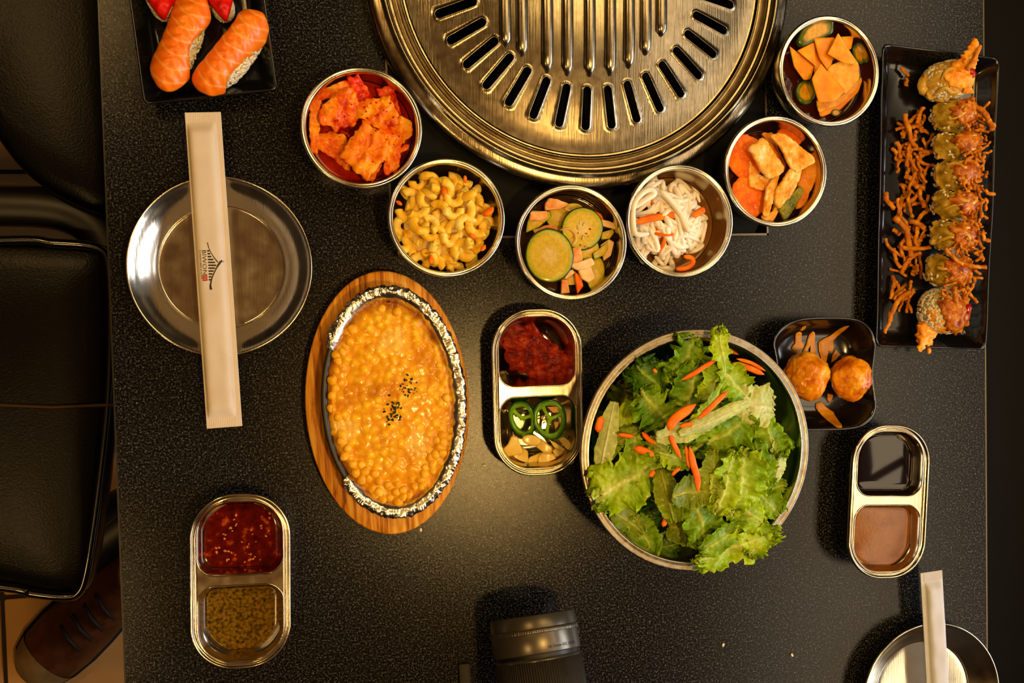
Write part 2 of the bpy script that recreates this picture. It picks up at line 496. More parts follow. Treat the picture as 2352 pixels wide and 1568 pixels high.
# recess: black tray with a thin metal frame, and the charcoal pit
a = Acc(); f = .0016
FRM = metal('recess_frame_steel', '#7d7468', .35, .05, 0)
for x0, x1, y0, y1 in ((RX0, RX0 + f, RY0, RY1), (RX1 - f, RX1, RY0, RY1), (RX0, RX1, RY0, RY0 + f), (RX0, RX1, RY1 - f, RY1)):
    a.add(box(x0, x1, y0, y1, TZ - .02, TZ + .0004))
a.obj('recess_frame', FRM, t, smooth=False)
a = Acc()
n = 72; ang = np.arange(n) * 2 * PI / n; hr = GR * .86
def sq(a_):
    c, s = math.cos(a_), math.sin(a_); k = max(abs(c) / (RX1 - GC[0] - f), abs(s) / (GC[1] - RY0 - f)); return (GC[0] + c / k, GC[1] + s / k)
outer = np.array([(*sq(q), TZ - .001) for q in ang]); inner = np.array([(GC[0] + hr * math.cos(q), GC[1] + hr * math.sin(q), TZ - .001) for q in ang])
low = inner.copy(); low[:, 2] = TZ - .12
V, F = loft([outer, inner, low], False, True); a.add((V, F)); a.obj('grill_recess', RECESS, t, smooth=False)
a = Acc(); a.add(bevbox(-.28, .40, -.30, .30, 0, .03, .03)); a.obj('base_plate', BLKMETAL, t)
obj('pedestal', *bevbox(-.02, .14, -.10, .10, .03, TZ - .12 - .004 + .0, .02), BLKMETAL, t)
obj('under_frame', *bevbox(-.10, .22, -.16, RY0 - .004, TZ - .10, TZ - .031, .01), BLKMETAL, t)
obj('under_frame', *bevbox(.0, .12, -.16, .10, TZ - .126, TZ - .10, .01), BLKMETAL, t)

# ================================================================== GRILL
t = thing('grill_pan', 'round stainless steel barbecue grill pan with slotted ring and raised bars', 'grill', (GC[0], GC[1], TZ))
R = GR
prof = [(.84 * R, -.012), (.852 * R, -.004), (.858 * R, .002)]
prof = smoothprof([(.835, .0075), (.846, .0078), (.852, .0100), (.858, .0092), (.866, .0062), (.876, .0056), (.886, .0082), (.896, .0120), (.903, .0125), (.910, .0128),
                   (.918, .0158), (.926, .0170), (.934, .0166), (.945, .0152), (.962, .0146), (.980, .0136), (.993, .0118), (1.0, .0088), (.999, .0006)], 3)
prof = [(r * R, z) for r, z in prof] + [(.985 * R, .0006), (.835 * R, .006), (.835 * R, .0075)]
obj('outer_ring', *lathe(prof, 192), GRINGM, t)
def gz(r):      # height of the grill plate over radius
    q = r / R
    return float(np.interp(q, [0, .2, .35, .45, .53, .60, .74, .79, .835], [.0235, .0228, .0212, .0192, .0172, .0155, .0112, .0098, .0092]))
bmg = bmesh.new()
def addVF(VF):
    V, F = VF; vs = [bmg.verts.new(v) for v in V]
    for f_ in F:
        try: bmg.faces.new([vs[i] for i in f_])
        except ValueError: pass
NS = 36; sub = 8; r1, r2 = .505 * R, .765 * R
s0, s1 = .538 * R, .728 * R; hw = .0030
c0 = P(1346, 258, TZ + .014)[:2] - GC; th0 = math.atan2(c0[1], c0[0])
for si in range(NS):
    th = th0 + si * 2 * PI / NS; hs = PI / NS
    out = []
    for i in range(sub): q = -hs + 2 * hs * i / sub; out.append((r1, q))
    for i in range(sub): out.append((r1 + (r2 - r1) * i / sub, hs))
    for i in range(sub): q = hs - 2 * hs * i / sub; out.append((r2, q))
    for i in range(sub): out.append((r2 + (r1 - r2) * i / sub, -hs))
    outp = np.array([(r * math.cos(q), r * math.sin(q)) for r, q in out])
    def stad(e):
        h = []; w_ = hw + e
        for i in range(sub): q = -PI / 2 - PI * i / sub; h.append((s0 + hw + w_ * math.cos(q), w_ * math.sin(q)))
        for i in range(sub): h.append((s0 + hw + (s1 - s0 - 2 * hw) * i / sub, w_))
        for i in range(sub): q = PI / 2 - PI * i / sub; h.append((s1 - hw + w_ * math.cos(q), w_ * math.sin(q)))
        for i in range(sub): h.append((s1 - hw - (s1 - s0 - 2 * hw) * i / sub, -w_))
        return np.array(h)
    def lift(p, dz):
        rr = np.hypot(p[:, 0], p[:, 1]); x = p[:, 0] * math.cos(th) - p[:, 1] * math.sin(th); y = p[:, 0] * math.sin(th) + p[:, 1] * math.cos(th)
        return np.column_stack([x, y, [gz(q) + dz for q in rr]])
    mid = outp * .35 + stad(.0018) * .65
    addVF(loft([lift(outp, 0), lift(mid, 0), lift(stad(.0011), 0), lift(stad(.0007), .0004), lift(stad(.0003), .0005), lift(stad(0), .0001), lift(stad(-.0001), -.0016)]))
nn = NS * sub
def gl(rs):
    a_ = th0 - PI / NS + np.arange(nn) * 2 * PI / nn
    return loft([np.stack([r * np.cos(a_), r * np.sin(a_), np.full(nn, gz(r))], 1) for r in rs])
addVF(gl([.001, .1 * R, .2 * R, .3 * R, .38 * R, .45 * R, r1])); addVF(gl([r2, .79 * R, .81 * R, .833 * R]))
bmesh.ops.remove_doubles(bmg, verts=bmg.verts, dist=.00002)
bmesh.ops.recalc_face_normals(bmg, faces=bmg.faces)
me = bpy.data.meshes.new('grill_plate'); bmg.to_mesh(me); bmg.free(); me.materials.append(GRILL)
me.polygons.foreach_set('use_smooth', [True] * len(me.polygons))
link('grill_plate', me, t)
# raised bars: (pixel x at the frame's top, pixel x and y of the lower end)
for xa, xb, yb in ((1136, 1163, 105), (1180, 1201, 127), (1231, 1259, 165), (1280, 1305, 172), (1327, 1356, 174), (1373, 1403, 172), (1420, 1446, 155), (1467, 1484, 125), (1510, 1520, 82)):
    e = P(xb, yb, TZ + .021)[:2] - GC
    L = abs(e[1]); x = e[0]
    ys = np.linspace(-L, L, 25); pth = []
    rr = []
    for y in ys:
        pth.append((x, y, gz(math.hypot(x, y)) + .0004)); k = min(1, (L - abs(y)) / .006)
        rr.append(.0014 + .0034 * math.sqrt(max(0, 1 - (1 - k) ** 2)))
    obj('ridge', *tube(pth, rr, 14, flat=.75), GRILL, t)
# drip pan and charcoal seen through the slots
obj('drip_pan', *lathe(smoothprof([(.80 * R, -.004), (.78 * R, -.02), (.6 * R, -.035), (.001, -.038)], 3), 72), RECESS, t)
# ================================================================== TABLEWARE
def bowl_prof(R, h, rb, fl=.0):
    """outer wall, rolled rim, inner wall of a pressed steel bowl"""
    t_ = .0009
    out = smoothprof([(.001, 0), (rb * .9, 0), (rb, .0012), (rb + (R - rb) * .42, h * .22), (rb + (R - rb) * .72, h * .55), (R - .0030 - fl, h - .0042)], 4)
    rim = [(R - .0022 - fl, h - .0038), (R - .0008, h - .0034), (R, h - .0022), (R - .0001, h - .0010), (R - .0009, h - .0001), (R - .0020, h - .0002), (R - .0026 - fl * .5, h - .0009), (R - .0030 - fl, h - .0002), (R - .0036 - fl, h - .0006), (R - .0042 - fl, h - .0022)]
    inn = [(r - t_ * 1.3, z + t_) for r, z in out[::-1][1:-1]] + [(.001, t_)]
    return list(map(tuple, out)) + rim + inn

def inner_r(R, h, rb, z, fl=0.):
    out = smoothprof([(.001, 0), (rb * .9, 0), (rb, .0012), (rb + (R - rb) * .42, h * .22), (rb + (R - rb) * .72, h * .55), (R - .0030 - fl, h - .0042)], 4)
    return float(np.interp(z, [p[1] for p in out[4:]], [p[0] for p in out[4:]])) - .0016

BH = .036
def side_bowl(x0, x1, y0, y1, label):
    c = P((x0 + x1) / 2, (y0 + y1) / 2, TZ + BH)
    o = obj('side_dish_bowl', *lathe(bowl_prof(.0436, BH, .031), 128), STEELB, None, (c[0], c[1], TZ + .0004))
    tag(o, label, 'bowl', 'small steel side dish bowls around the grill')
    return c
def liquid(c, z, mat, name, label, cat='sauce', R=.0436, h=BH, rb=.031, fl=0.):
    zs = np.linspace(.003, z, 6)
    pr = [(.001, .0022)] + [(inner_r(R, h, rb, q, fl) - .0004, q) for q in zs]
    pr += [(pr[-1][0] - .0006, z - .0003), (pr[-1][0] - .002, z - .0006), (.001, z - .0006)]
    o = obj(name, *lathe(pr, 72), mat, None, (c[0], c[1], TZ + .0004)); tag(o, label, cat); return o

cK = side_bowl(691, 972, 154, 433, 'small round steel bowl holding the kimchi')
cM = side_bowl(890, 1164, 364, 637, 'small round steel bowl holding the macaroni salad')
cC = side_bowl(1184, 1443, 422, 692, 'small round steel bowl holding the cucumber kimchi')
cR = side_bowl(1440, 1686, 378, 638, 'small round steel bowl holding the white radish noodles')
cF = side_bowl(1664, 1902, 265, 522, 'small round steel bowl holding the fish cake slices')
cO = side_bowl(1791, 2021, 37, 289, 'small round steel bowl holding the orange pickled triangles')

# ---- salad bowl
SH_ = .066
cS = P(1602, 1034.5, TZ + SH_)
o = obj('salad_bowl', *lathe(smoothprof([(.001, 0), (.044, 0), (.050, .001), (.066, .016), (.079, .040), (.0835, SH_ - .004)], 4).tolist() +
    [(.085, SH_ - .0035), (.0895, SH_ - .0030), (.0908, SH_ - .0020), (.0907, SH_ - .0008), (.0898, SH_), (.0885, SH_ - .0004), (.0860, SH_ - .0007), (.0848, SH_), (.0842, SH_ - .0002), (.0836, SH_ - .0012), (.0828, SH_ - .004)] +
    [(r - .0011, z + .001) for r, z in smoothprof([(.001, 0), (.044, 0), (.050, .001), (.066, .016), (.079, .040), (.0835, SH_ - .004)], 4)[::-1][1:]], 160),
    STEELB, None, (cS[0], cS[1], TZ + .0004))
o.data.materials.append(RIMSTEEL)
for p in o.data.polygons:
    z = p.center.z; r = math.hypot(p.center.x, p.center.y)
    if z > SH_ - .0032 and .0845 < r: p.material_index = 1
tag(o, 'large round steel mixing bowl filled with green salad', 'bowl')

# ---- round plates
def plate(c, label):
    pr = smoothprof([(.001, .0012), (.040, .0012), (.0455, .0024), (.051, .0065), (.056, .0105), (.0605, .0135), (.0632, .0158)], 4).tolist()
    pr += [(.0642, .0166), (.0649, .0162), (.0650, .0150), (.0640, .0142)]
    pr += [(r, z - .0011) for r, z in smoothprof([(.001, .0012), (.040, .0012), (.0455, .0024), (.051, .0065), (.056, .0105), (.0605, .0135), (.0632, .0158)], 4)[::-1]]
    o = obj('steel_plate', *lathe(pr, 128), STEEL, None, (c[0], c[1], TZ + .0006)); tag(o, label, 'plate', 'round steel plates')
cP1 = P(506.5, 612, TZ + .016); plate(cP1, 'round shallow steel plate under the printed chopstick sleeve')
cP2 = P(2140, 1603, TZ + .016); plate(cP2, 'round shallow steel plate at the lower right corner')

# ---- chopstick sleeves
PAPER = food('white_paper_sleeve', ['#cdbfae', '#d8cbbb'], 40, .62, bump=.15, bscale=90, bdist=.002)
INK = plain('black_print_ink', '#120c0a', .5); RED = plain('red_seal_ink', '#a81414', .5)
PAPER_COOL_LIT = food('cool_lit_paper_sleeve', ['#c4c6d0', '#d0d2dc'], 40, .62, bump=.15, bscale=90, bdist=.002)  # same white paper, tinted bluish for the cooler light on the right
def sleeve(name, top, bot, wpx, z, label, L, seam):
    a_, b_ = P(*top, z), P(*bot, z)
    d = (b_ - a_)[:2]; d /= np.linalg.norm(d)
    rz = math.atan2(d[1], d[0]) + PI / 2
    W = wpx; nx, ny = 60, 200
    X = np.linspace(-W / 2, W / 2, nx); Yv = np.concatenate([np.linspace(0, -.0075, 16), np.linspace(-.008, -L + .008, ny), np.linspace(-L + .0075, -L, 16)])
    top_, bot_ = [], []
    def zz(x, y):
        u = x / (W / 2) * seam; e = min(-y, L + y)
        body = .0042 * max(0, 1 - abs((u + .12) / .78) ** 5) ** .6 if abs(u + .12) < .78 else 0
        body *= float(sstep(.006, .016, e))
        cr = .0 if e > .0075 else .00022 * math.sin(x * 2 * PI / .00125)
        sm = .00025 * math.sin(u * 2 * PI / .085) if u > .68 else 0
        wr = .0010 * nz(x, y, 3, 60) * float(sstep(.10, .16, -y)) * (body > .0005) if seam > 0 else .0011 * nz(x, y, 5, 70) * (body > .0005)
        return .0006 + body + cr + sm + wr
    V = []; F = []
    for y in Yv:
        for x in X: V.append((x, y, zz(x, y)))
    for y in Yv:
        for x in X: V.append((x, y, 0 - .0))
    n_ = len(Yv); m_ = nx; N_ = n_ * m_
    for i in range(n_ - 1):
        for j in range(m_ - 1):
            q = i * m_ + j; F.append((q, q + m_, q + m_ + 1, q + 1)); F.append((N_ + q, N_ + q + 1, N_ + q + m_ + 1, N_ + q + m_))
    for i in range(n_ - 1):
        for j in (0, m_ - 1):
            q = i * m_ + j; F.append((q, N_ + q, N_ + q + m_, q + m_) if j == 0 else (q, q + m_, N_ + q + m_, N_ + q))
    for j in range(m_ - 1):
        for i in (0, n_ - 1):
            q = i * m_ + j; F.append((q, q + 1, N_ + q + 1, N_ + q))
    o = obj(name, V, F, PAPER if seam > 0 else PAPER_COOL_LIT, None, (a_[0], a_[1], z), (0, 0, rz)); tag(o, label, 'chopstick sleeve', 'white paper chopstick sleeves')
    return o, zz
zs = TZ + .0176
L1 = np.linalg.norm(P(466, 258, zs) - P(516, 981, zs))
sl1, zf1 = sleeve('chopstick_sleeve', (466, 258), (516, 981), .0248, zs, 'white paper chopstick sleeve with black and red printed emblem', L1, 1)
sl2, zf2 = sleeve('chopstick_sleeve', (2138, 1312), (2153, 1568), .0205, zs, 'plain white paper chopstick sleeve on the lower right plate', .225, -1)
# print on the first sleeve: everything is laid on the paper in the sleeve's own axes
M1 = sl1.matrix_basis.inverted()
def onp(x, y):       # zoom pixel of the emblem -> local sleeve xy
    p = P(430 + x / 9.8, 540 + y / 9.8, zs + .0045); q = M1 @ Vector(p); return q.x, q.y
def ribbon(pts, w, mat, name, k=6):
    p = catmull([onp(*q) for q in pts], k) if len(pts) > 2 else np.array([onp(*q) for q in pts]); p = resample(p, 20, False)
    w = np.interp(np.linspace(0, 1, 20), np.linspace(0, 1, len(w)), w)
    t = np.gradient(p, axis=0); t /= np.linalg.norm(t, axis=1, keepdims=True); nrm = np.stack([-t[:, 1], t[:, 0]], 1)
    V = []; F = []
    for i in range(20):
        for s in (-1, 1):
            x, y = p[i] + nrm[i] * s * w[i] / 2; V.append((x, y, zf1(x, y) + .00012))
    for i in range(19): F.append((2 * i, 2 * i + 2, 2 * i + 3, 2 * i + 1))
    V = np.array(V); n_ = len(V); Vb = V.copy(); Vb[:, 2] -= .0001
    F2 = F + [tuple(n_ + i for i in f[::-1]) for f in F]
    return np.vstack([V, Vb]), F2
a = Acc()
u = 9.8 / .00034
a.add(ribbon([(455, 165), (490, 290), (570, 450), (690, 610)], [.0006, .0005, .0006, .0008], INK, ''))
a.add(ribbon([(820, 585), (770, 580), (720, 640), (640, 780), (560, 960), (525, 1130), (540, 1225)], [.0015, .0017, .0008, .0008, .0009, .0011, .0018], INK, ''))
for i, (x0, x1) in enumerate(((450, 500), (455, 520), (460, 545), (465, 590), (470, 630), (475, 655), (478, 632), (482, 598), (485, 570), (485, 548), (485, 540))):
    y = 352 + i * 65
    a.add(ribbon([(x0, y), (x1, y)], [.0010, .0012, .0010], INK, ''))
a.obj('printed_roof_emblem', INK, sl1)
def ptext(s, x0, y0, x1, y1, xb, xt, mat, name):
    """text that reads down the sleeve from (xb,y0) to y1, letters standing towards +x"""
    V, F = text_mesh(s, 1.0, .0)
    V[:, 0] -= V[:, 0].min(); V[:, 0] /= V[:, 0].max(); V[:, 1] -= V[:, 1].min(); V[:, 1] /= V[:, 1].max()
    W_ = []
    for u_, v_, _ in V:
        x, y = onp(x0 + (x1 - x0) * u_ + (xt - xb) * v_, y0 + (y1 - y0) * u_); W_.append((x, y, zf1(x, y) + .00018))
    obj(name, W_, F, mat, sl1, smooth=False)
ptext('BIWON', 335, 340, 358, 890, 0, 92, INK, 'printed_word')
ptext('KOREAN BBQ & SUSHI', 268, 338, 312, 985, 0, 34, INK, 'printed_line')
q = [onp(x, y) for x, y in ((345, 905), (452, 895), (462, 1025), (352, 1035))]
o = obj('printed_seal', [(x, y, zf1(x, y) + .00012) for x, y in q], [(0, 3, 2, 1)], RED, sl1, smooth=False)
PNK = plain('pale_seal_ink', '#d88f80', .5)
a = Acc()
for x in (372, 400, 428): a.add(ribbon([(x, 915), (x + 4, 1018)], [.0002, .0002], PNK, ''))
for y in (935, 965, 995): a.add(ribbon([(360, y), (448, y - 6)], [.00018, .00018], PNK, ''))
a.V = [v + np.array([0, 0, .00006]) for v in a.V]
a.obj('seal_characters', PNK, o)

# ---- two-compartment trays
TRAY = metal('tray_steel', '#c9bda6', .16, .08, .06)
TW, TL, TH = .0354, .0637, .027
OPEN = ((-.0300, .0300, .0048, .0580, [.0235, .0235, .0125, .0125]), (-.0300, .0300, -.0580, -.0030, [.0125, .0125, .0235, .0235]))
def comp_rings(k, levels):
    x0, x1, y0, y1, rs = OPEN[k]; out = []
    for i, z in levels:
        r = rrect(x0 + i, x1 - i, y0 + i, y1 - i, [max(q - i, .003) for q in rs], 10); out.append(np.column_stack([r, np.full(len(r), z)]))
    return out
CLV = [(0, TH - .0018), (.0006, TH - .0026), (.0012, TH - .005), (.0048, .012), (.0072, .0068), (.0095, .0036), (.0118, .0026), (.0128, .0018), (.015, .0016)]
def wall_inset(z): return float(np.interp(z, [l[1] for l in CLV[::-1]], [l[0] for l in CLV[::-1]]))
def tray(top, bot, label):
    z = TZ + TH; a_, b_ = P(*top, z), P(*bot, z); c = (a_ + b_) / 2; d = (a_ - b_)[:2]
    rz = math.atan2(d[1], d[0]) - PI / 2
    t = thing('sauce_tray', label, 'tray', (c[0], c[1], TZ + .0005), rz, 'two-compartment steel sauce trays')
    def R_(i, z): r = rrect(-TW + i, TW - i, -TL + i, TL - i, [.031 - i * .6] * 4, 16); return np.column_stack([r, np.full(len(r), z)])
    lv = [(.0165, 0), (.0150, .0006), (.0132, .004), (.0100, .011), (.0072, TH - .009), (.0046, TH - .0075), (.0012, TH - .0072), (.0002, TH - .0030), (0, TH - .0018), (.0003, TH - .0006), (.0010, TH - .0001), (.0017, TH - .0006), (.0021, TH - .0017), (.0028, TH - .0020), (.0032, TH - .0013), (.0038, TH - .0013), (.0042, TH - .0022)]
    V, F = loft([R_(*q) for q in lv], True)
    obj('tray_rim', V, F, TRAY, t)
    bm = bmesh.new(); edges = []
    loops = [R_(.0042, TH - .0022)] + [comp_rings(k, [(0, TH - .0018)])[0] for k in (0, 1)]
    for L_ in loops:
        vs = [bm.verts.new(v) for v in L_]
        keep = [vs[0]]
        for v in vs[1:]:
            if (v.co - keep[-1].co).length > 1e-5: keep.append(v)
        if (keep[-1].co - keep[0].co).length < 1e-5: bm.verts.remove(keep.pop())
        for v in vs:
            if v.is_valid and v not in keep: bm.verts.remove(v)
        edges += [bm.edges.new((keep[i], keep[(i + 1) % len(keep)])) for i in range(len(keep))]
    bmesh.ops.triangle_fill(bm, use_beauty=True, edges=edges); bmesh.ops.recalc_face_normals(bm, faces=bm.faces)
    me = bpy.data.meshes.new('deck'); bm.to_mesh(me); bm.free(); me.materials.append(TRAY); link('tray_deck', me, t)
    for k in (0, 1): obj('compartment', *loft(comp_rings(k, CLV), False, True), TRAY, t)
    # fine bead round each opening
    for k in (0, 1):
        rg = comp_rings(k, [(-.0008, TH - .0018), (-.0004, TH - .0011), (.0001, TH - .0012), (.0004, TH - .0022)]); obj('compartment_bead', *loft(rg), TRAY, t)
    return t, c, rz
def in_tray(t, k, h, mat, name, label, cat='sauce'):
    zl = np.linspace(.0017, h, 6); r = comp_rings(k, [(wall_inset(z) + .0003, z) for z in zl] + [(wall_inset(h) + .0012, h - .0003), (wall_inset(h) + .003, h - .0005)])
    V, F = loft(r, True, True); o = obj(name, V, F, mat, None, t.location, t.rotation_euler[:]); tag(o, label, cat); return o
trL, cL, rL = tray((551, 1135), (554, 1535), 'steel two-compartment tray with red chili sauce and peppered oil')
trM, cMt, rM = tray((1232, 708), (1241, 1093), 'steel two-compartment tray with red paste, green chili and garlic')
trR, cRt, rR = tray((2052, 977), (2034, 1327), 'steel two-compartment tray with dark soy sauce and tan sauce')

def sauce_mat(name, cols, scale, rough=.08, **k): return food(name, cols, scale, rough, coat=1., **k)
CHILI = sauce_mat('red_chili_sauce', ['#260200', '#420500', '#560901', '#a84410'], 130, .12, bump=.25, bscale=90, bdist=.0012)
in_tray(trL, 0, .016, CHILI, 'chili_sauce', 'dark red chili sauce in the lower left tray')
OIL = sauce_mat('peppered_sesame_oil', ['#120d02', '#4a3408', '#6d5010', '#80601a'], 420, .1, bump=.15)
in_tray(trL, 1, .013, OIL, 'sesame_oil', 'golden sesame oil full of ground pepper')
SOY = plain('dark_soy_sauce', '#120704', .04, spec=.3)
in_tray(trR, 0, .016, SOY, 'soy_sauce', 'dark soy sauce in the right tray reflecting the ceiling')
TAN = sauce_mat('tan_dipping_sauce', ['#6a3810', '#84501c', '#8f5820'], 60, .1, bump=.1, bscale=500)
in_tray(trR, 1, .017, TAN, 'dipping_sauce', 'smooth tan brown dipping sauce in the right tray')
# chili seeds in the red sauce
SEED = food('pale_chili_seed', ['#b8501c', '#d07a38'], 200, .25, coat=.6)
sm = mesh_of('chili_seed', *blob(.0011, 1, .2, squash=(1.2, .8, .4)), SEED)
rg = random.Random(3)
mL = Matrix.Translation(trL.location) @ Matrix.Rotation(trL.rotation_euler.z, 4, 'Z')
for i in range(70):
    x, y = rg.uniform(-.024, .024), rg.uniform(.011, .051)
    if nz(x, y, 4, 70) < -.05: continue
    v = mL @ Vector((x, y, .0158)); s_ = rg.uniform(.5, 1.2)
    o = link('chili_seed', sm, None, v, (rg.uniform(-.3, .3), rg.uniform(-.3, .3), rg.uniform(0, 6))); o.scale = (s_, s_, s_)
    tag(o, 'tiny pale chili seed floating in the dark red sauce', 'seed', 'seeds in the red chili sauce')

# ---- black plates
def quad_plate(name, corners, z_rim, insets, cr, label, floor_th=.002, n=10, wav=0., group=None, mat=None):
    """rectangular plate lofted between bilinear insets of a four-cornered rim; insets = [(inset, z)]"""
    q = np.array([P(x, y, TZ + z_rim)[:2] for x, y in corners])       # tl, tr, br, bl
    c = q.mean(0); W = (np.linalg.norm(q[1] - q[0]) + np.linalg.norm(q[2] - q[3])) / 2; H = (np.linalg.norm(q[3] - q[0]) + np.linalg.norm(q[2] - q[1])) / 2
    def R_(i, z):
        r = rrect(i / W, 1 - i / W, i / H, 1 - i / H, [0, 0, 0, 0], 1)
        r = rrect(i, W - i, i, H - i, [max(cr - i * .5, .002)] * 4, n) / np.array([W, H])
        r = resample(r, 160)
        u, v = r[:, 0:1], r[:, 1:2]
        p = (1 - v) * ((1 - u) * q[3] + u * q[2]) + v * ((1 - u) * q[0] + u * q[1]) - c
        zz = np.full(len(p), z) + (wav * np.array([nz(a_, b_, 1, 25) for a_, b_ in p]) * (z / z_rim) if wav else 0)
        return np.column_stack([p, zz])
    V, F = loft([R_(*k) for k in insets], True, True)
    o = obj(name, V, F, mat or BLACKGL, None, (c[0], c[1], TZ + .0006)); tag(o, label, 'plate', group)
    return o
LZ = .018
quad_plate('long_plate', ((2026, 99), (2296, 133), (2265, 803), (2010, 796)), LZ,
           [(.012, 0), (.011, .0006), (.006, .006), (.0004, LZ - .002), (0, LZ - .0008), (.0004, LZ), (.0012, LZ), (.0020, LZ - .001), (.0060, LZ - .0068), (.0100, .0050), (.0125, .0034), (.0150, .0030)],
           .0055, 'long rectangular black plate carrying the crunchy sushi roll', wav=.0012)
SZ = .020
quad_plate('square_plate', ((284, -92), (597, -92), (638, 208), (330, 241)), SZ,
           [(.014, 0), (.013, .0006), (.007, .008), (.0005, SZ - .002), (0, SZ - .0008), (.0005, SZ), (.0013, SZ - .0001), (.0020, SZ - .0014), (.0070, SZ - .008), (.0100, .0060), (.0120, .0042), (.0145, .0034)],
           .0040, 'square black plate carrying salmon and tuna nigiri')
# small squarish bowl with pinched sides
out = [(1822, 735), (1850, 729), (1900, 727), (1950, 728), (1978, 734), (2000, 752), (2013, 785), (2008, 822), (2004, 855), (2008, 895), (2014, 930), (2006, 958), (1982, 980), (1955, 987), (1900, 989), (1850, 990), (1812, 985), (1790, 965), (1778, 935), (1783, 890), (1786, 855), (1780, 815), (1772, 780), (1792, 752)]
DZ = .024
wp = np.array([P(x, y, TZ + DZ)[:2] for x, y in out]); cD = wp.mean(0)
wp = resample(chaikin(wp - cD, 2), 120)
def dr_(k, z): return np.column_stack([wp * k, np.full(120, z)])
V, F = loft([dr_(.62, 0), dr_(.64, .001), dr_(.86, .010), dr_(.985, DZ - .002), dr_(1, DZ - .0008), dr_(.99, DZ), dr_(.965, DZ - .0002), dr_(.94, DZ - .002), dr_(.86, .0125), dr_(.76, .0062), dr_(.68, .0038), dr_(.55, .003), dr_(.2, .0029)], True, True)
o = obj('square_bowl', V, F, BLACKGL, None, (cD[0], cD[1], TZ + .0006)); tag(o, 'small squarish black bowl with pinched sides holding two glazed balls', 'bowl')

# ---- wooden board, iron dish
def ell_world(cx, cy, rx, ry, z):
    c = P(cx, cy, z); return c, np.linalg.norm(P(cx - rx, cy, z) - P(cx + rx, cy, z)) / 2, np.linalg.norm(P(cx, cy - ry, z) - P(cx, cy + ry, z)) / 2
BT = .014
cB, bx_, by_ = ell_world(892.5, 926, 188, 303, TZ + BT)
ba = math.radians(1.5)
o = obj('wooden_board', *loft([np.column_stack([bx_ * k * np.cos(np.arange(160) * 2 * PI / 160), by_ * k * np.sin(np.arange(160) * 2 * PI / 160), np.full(160, z)]) for k, z in
    ((.955, 0), (.965, .0008), (.985, .005), (1, BT - .003), (.998, BT - .001), (.985, BT), (.80, BT), (.79, BT - .0015), (.70, BT - .002))], True, True), WOOD, None, (cB[0], cB[1], TZ + .0004), (0, 0, ba))
tag(o, 'oval wooden serving board under the cheese corn dish', 'board')
DT = .034                                                   # rim height of the iron dish above the table
cI, ix_, iy_ = ell_world(902, 924, 156, 252, TZ + DT)
NA = 200; aa = np.arange(NA) * 2 * PI / NA
def er(dx, z, n=NA): return np.column_stack([(ix_ + dx) * np.cos(aa), (iy_ + dx) * np.sin(aa), np.full(NA, z)])
idr = math.radians(2.5)
o = obj('iron_dish', *loft([er(-.014, 0), er(-.012, .0006), er(-.004, .010), er(-.0006, DT - BT - .006), er(.0016, DT - BT - .003), er(.0018, DT - BT - .0015), er(.0006, DT - BT - .0008), er(-.0022, DT - BT - .001), er(-.0032, DT - BT - .003), er(-.006, .010), er(-.014, .003)], True, True),
        IRON, None, (cI[0], cI[1], TZ + BT - .0006), (0, 0, idr))
tag(o, 'oval black cast iron dish on the wooden board', 'dish')
dish = o
# foil rim, crumpled, leaving the left side of the iron bare
def foil(a0, a1, nm):
    n = int((a1 - a0) / 360 * 620); A = np.radians(np.linspace(a0, a1, n)); rings = []
    cs = [(.0030, -.013), (.0046, -.008), (.0052, -.002), (.0042, .0016), (.0018, .0028), (-.0012, .0024), (-.0038, .0004), (-.0062, -.0030), (-.0082, -.007)]
    cs = smoothprof(cs, 3)
    for i, q in enumerate(A):
        en = min(1, min(i, n - 1 - i) / 10)
        row = []
        for j, (dx, z) in enumerate(cs):
            x0, y0 = math.cos(q), math.sin(q)
            nn_ = mnoise.noise(Vector((x0 * 14, y0 * 20, j * .25))) * .0012 + mnoise.noise(Vector((x0 * 45, y0 * 70, j * .5))) * .0007 + mnoise.noise(Vector((x0 * 110, y0 * 160, j * 1.1))) * .00025
            dx_ = dx * (.55 + .45 * en) + nn_; z_ = z * (.5 + .5 * en) + nn_ * .8
            row.append(((ix_ + dx_ * 1.05) * x0, (iy_ + dx_ * 1.05) * y0, DT - BT + z_))
        rings.append(row)
    V = np.array(rings).reshape(-1, 3); m_ = len(cs); F = []
    for i in range(n - 1):
        for j in range(m_ - 1):
            F.append((i * m_ + j, (i + 1) * m_ + j, (i + 1) * m_ + j + 1, i * m_ + j + 1))
    V2 = V.copy(); V2[:, 2] -= .0004; V2[:, 0] *= .998; N_ = len(V)
    F = F + [tuple(N_ + k for k in f[::-1]) for f in F]
    for j in (0, m_ - 1):
        for i in range(n - 1): F.append((i * m_ + j, N_ + i * m_ + j, N_ + (i + 1) * m_ + j, (i + 1) * m_ + j))
    return obj(nm, np.vstack([V, V2]), F, FOIL, None, (cI[0], cI[1], TZ + BT - .0006), (0, 0, idr))
tag(foil(-140, 148, 'foil_rim'), 'crumpled silver foil folded over the rim of the iron dish', 'foil')

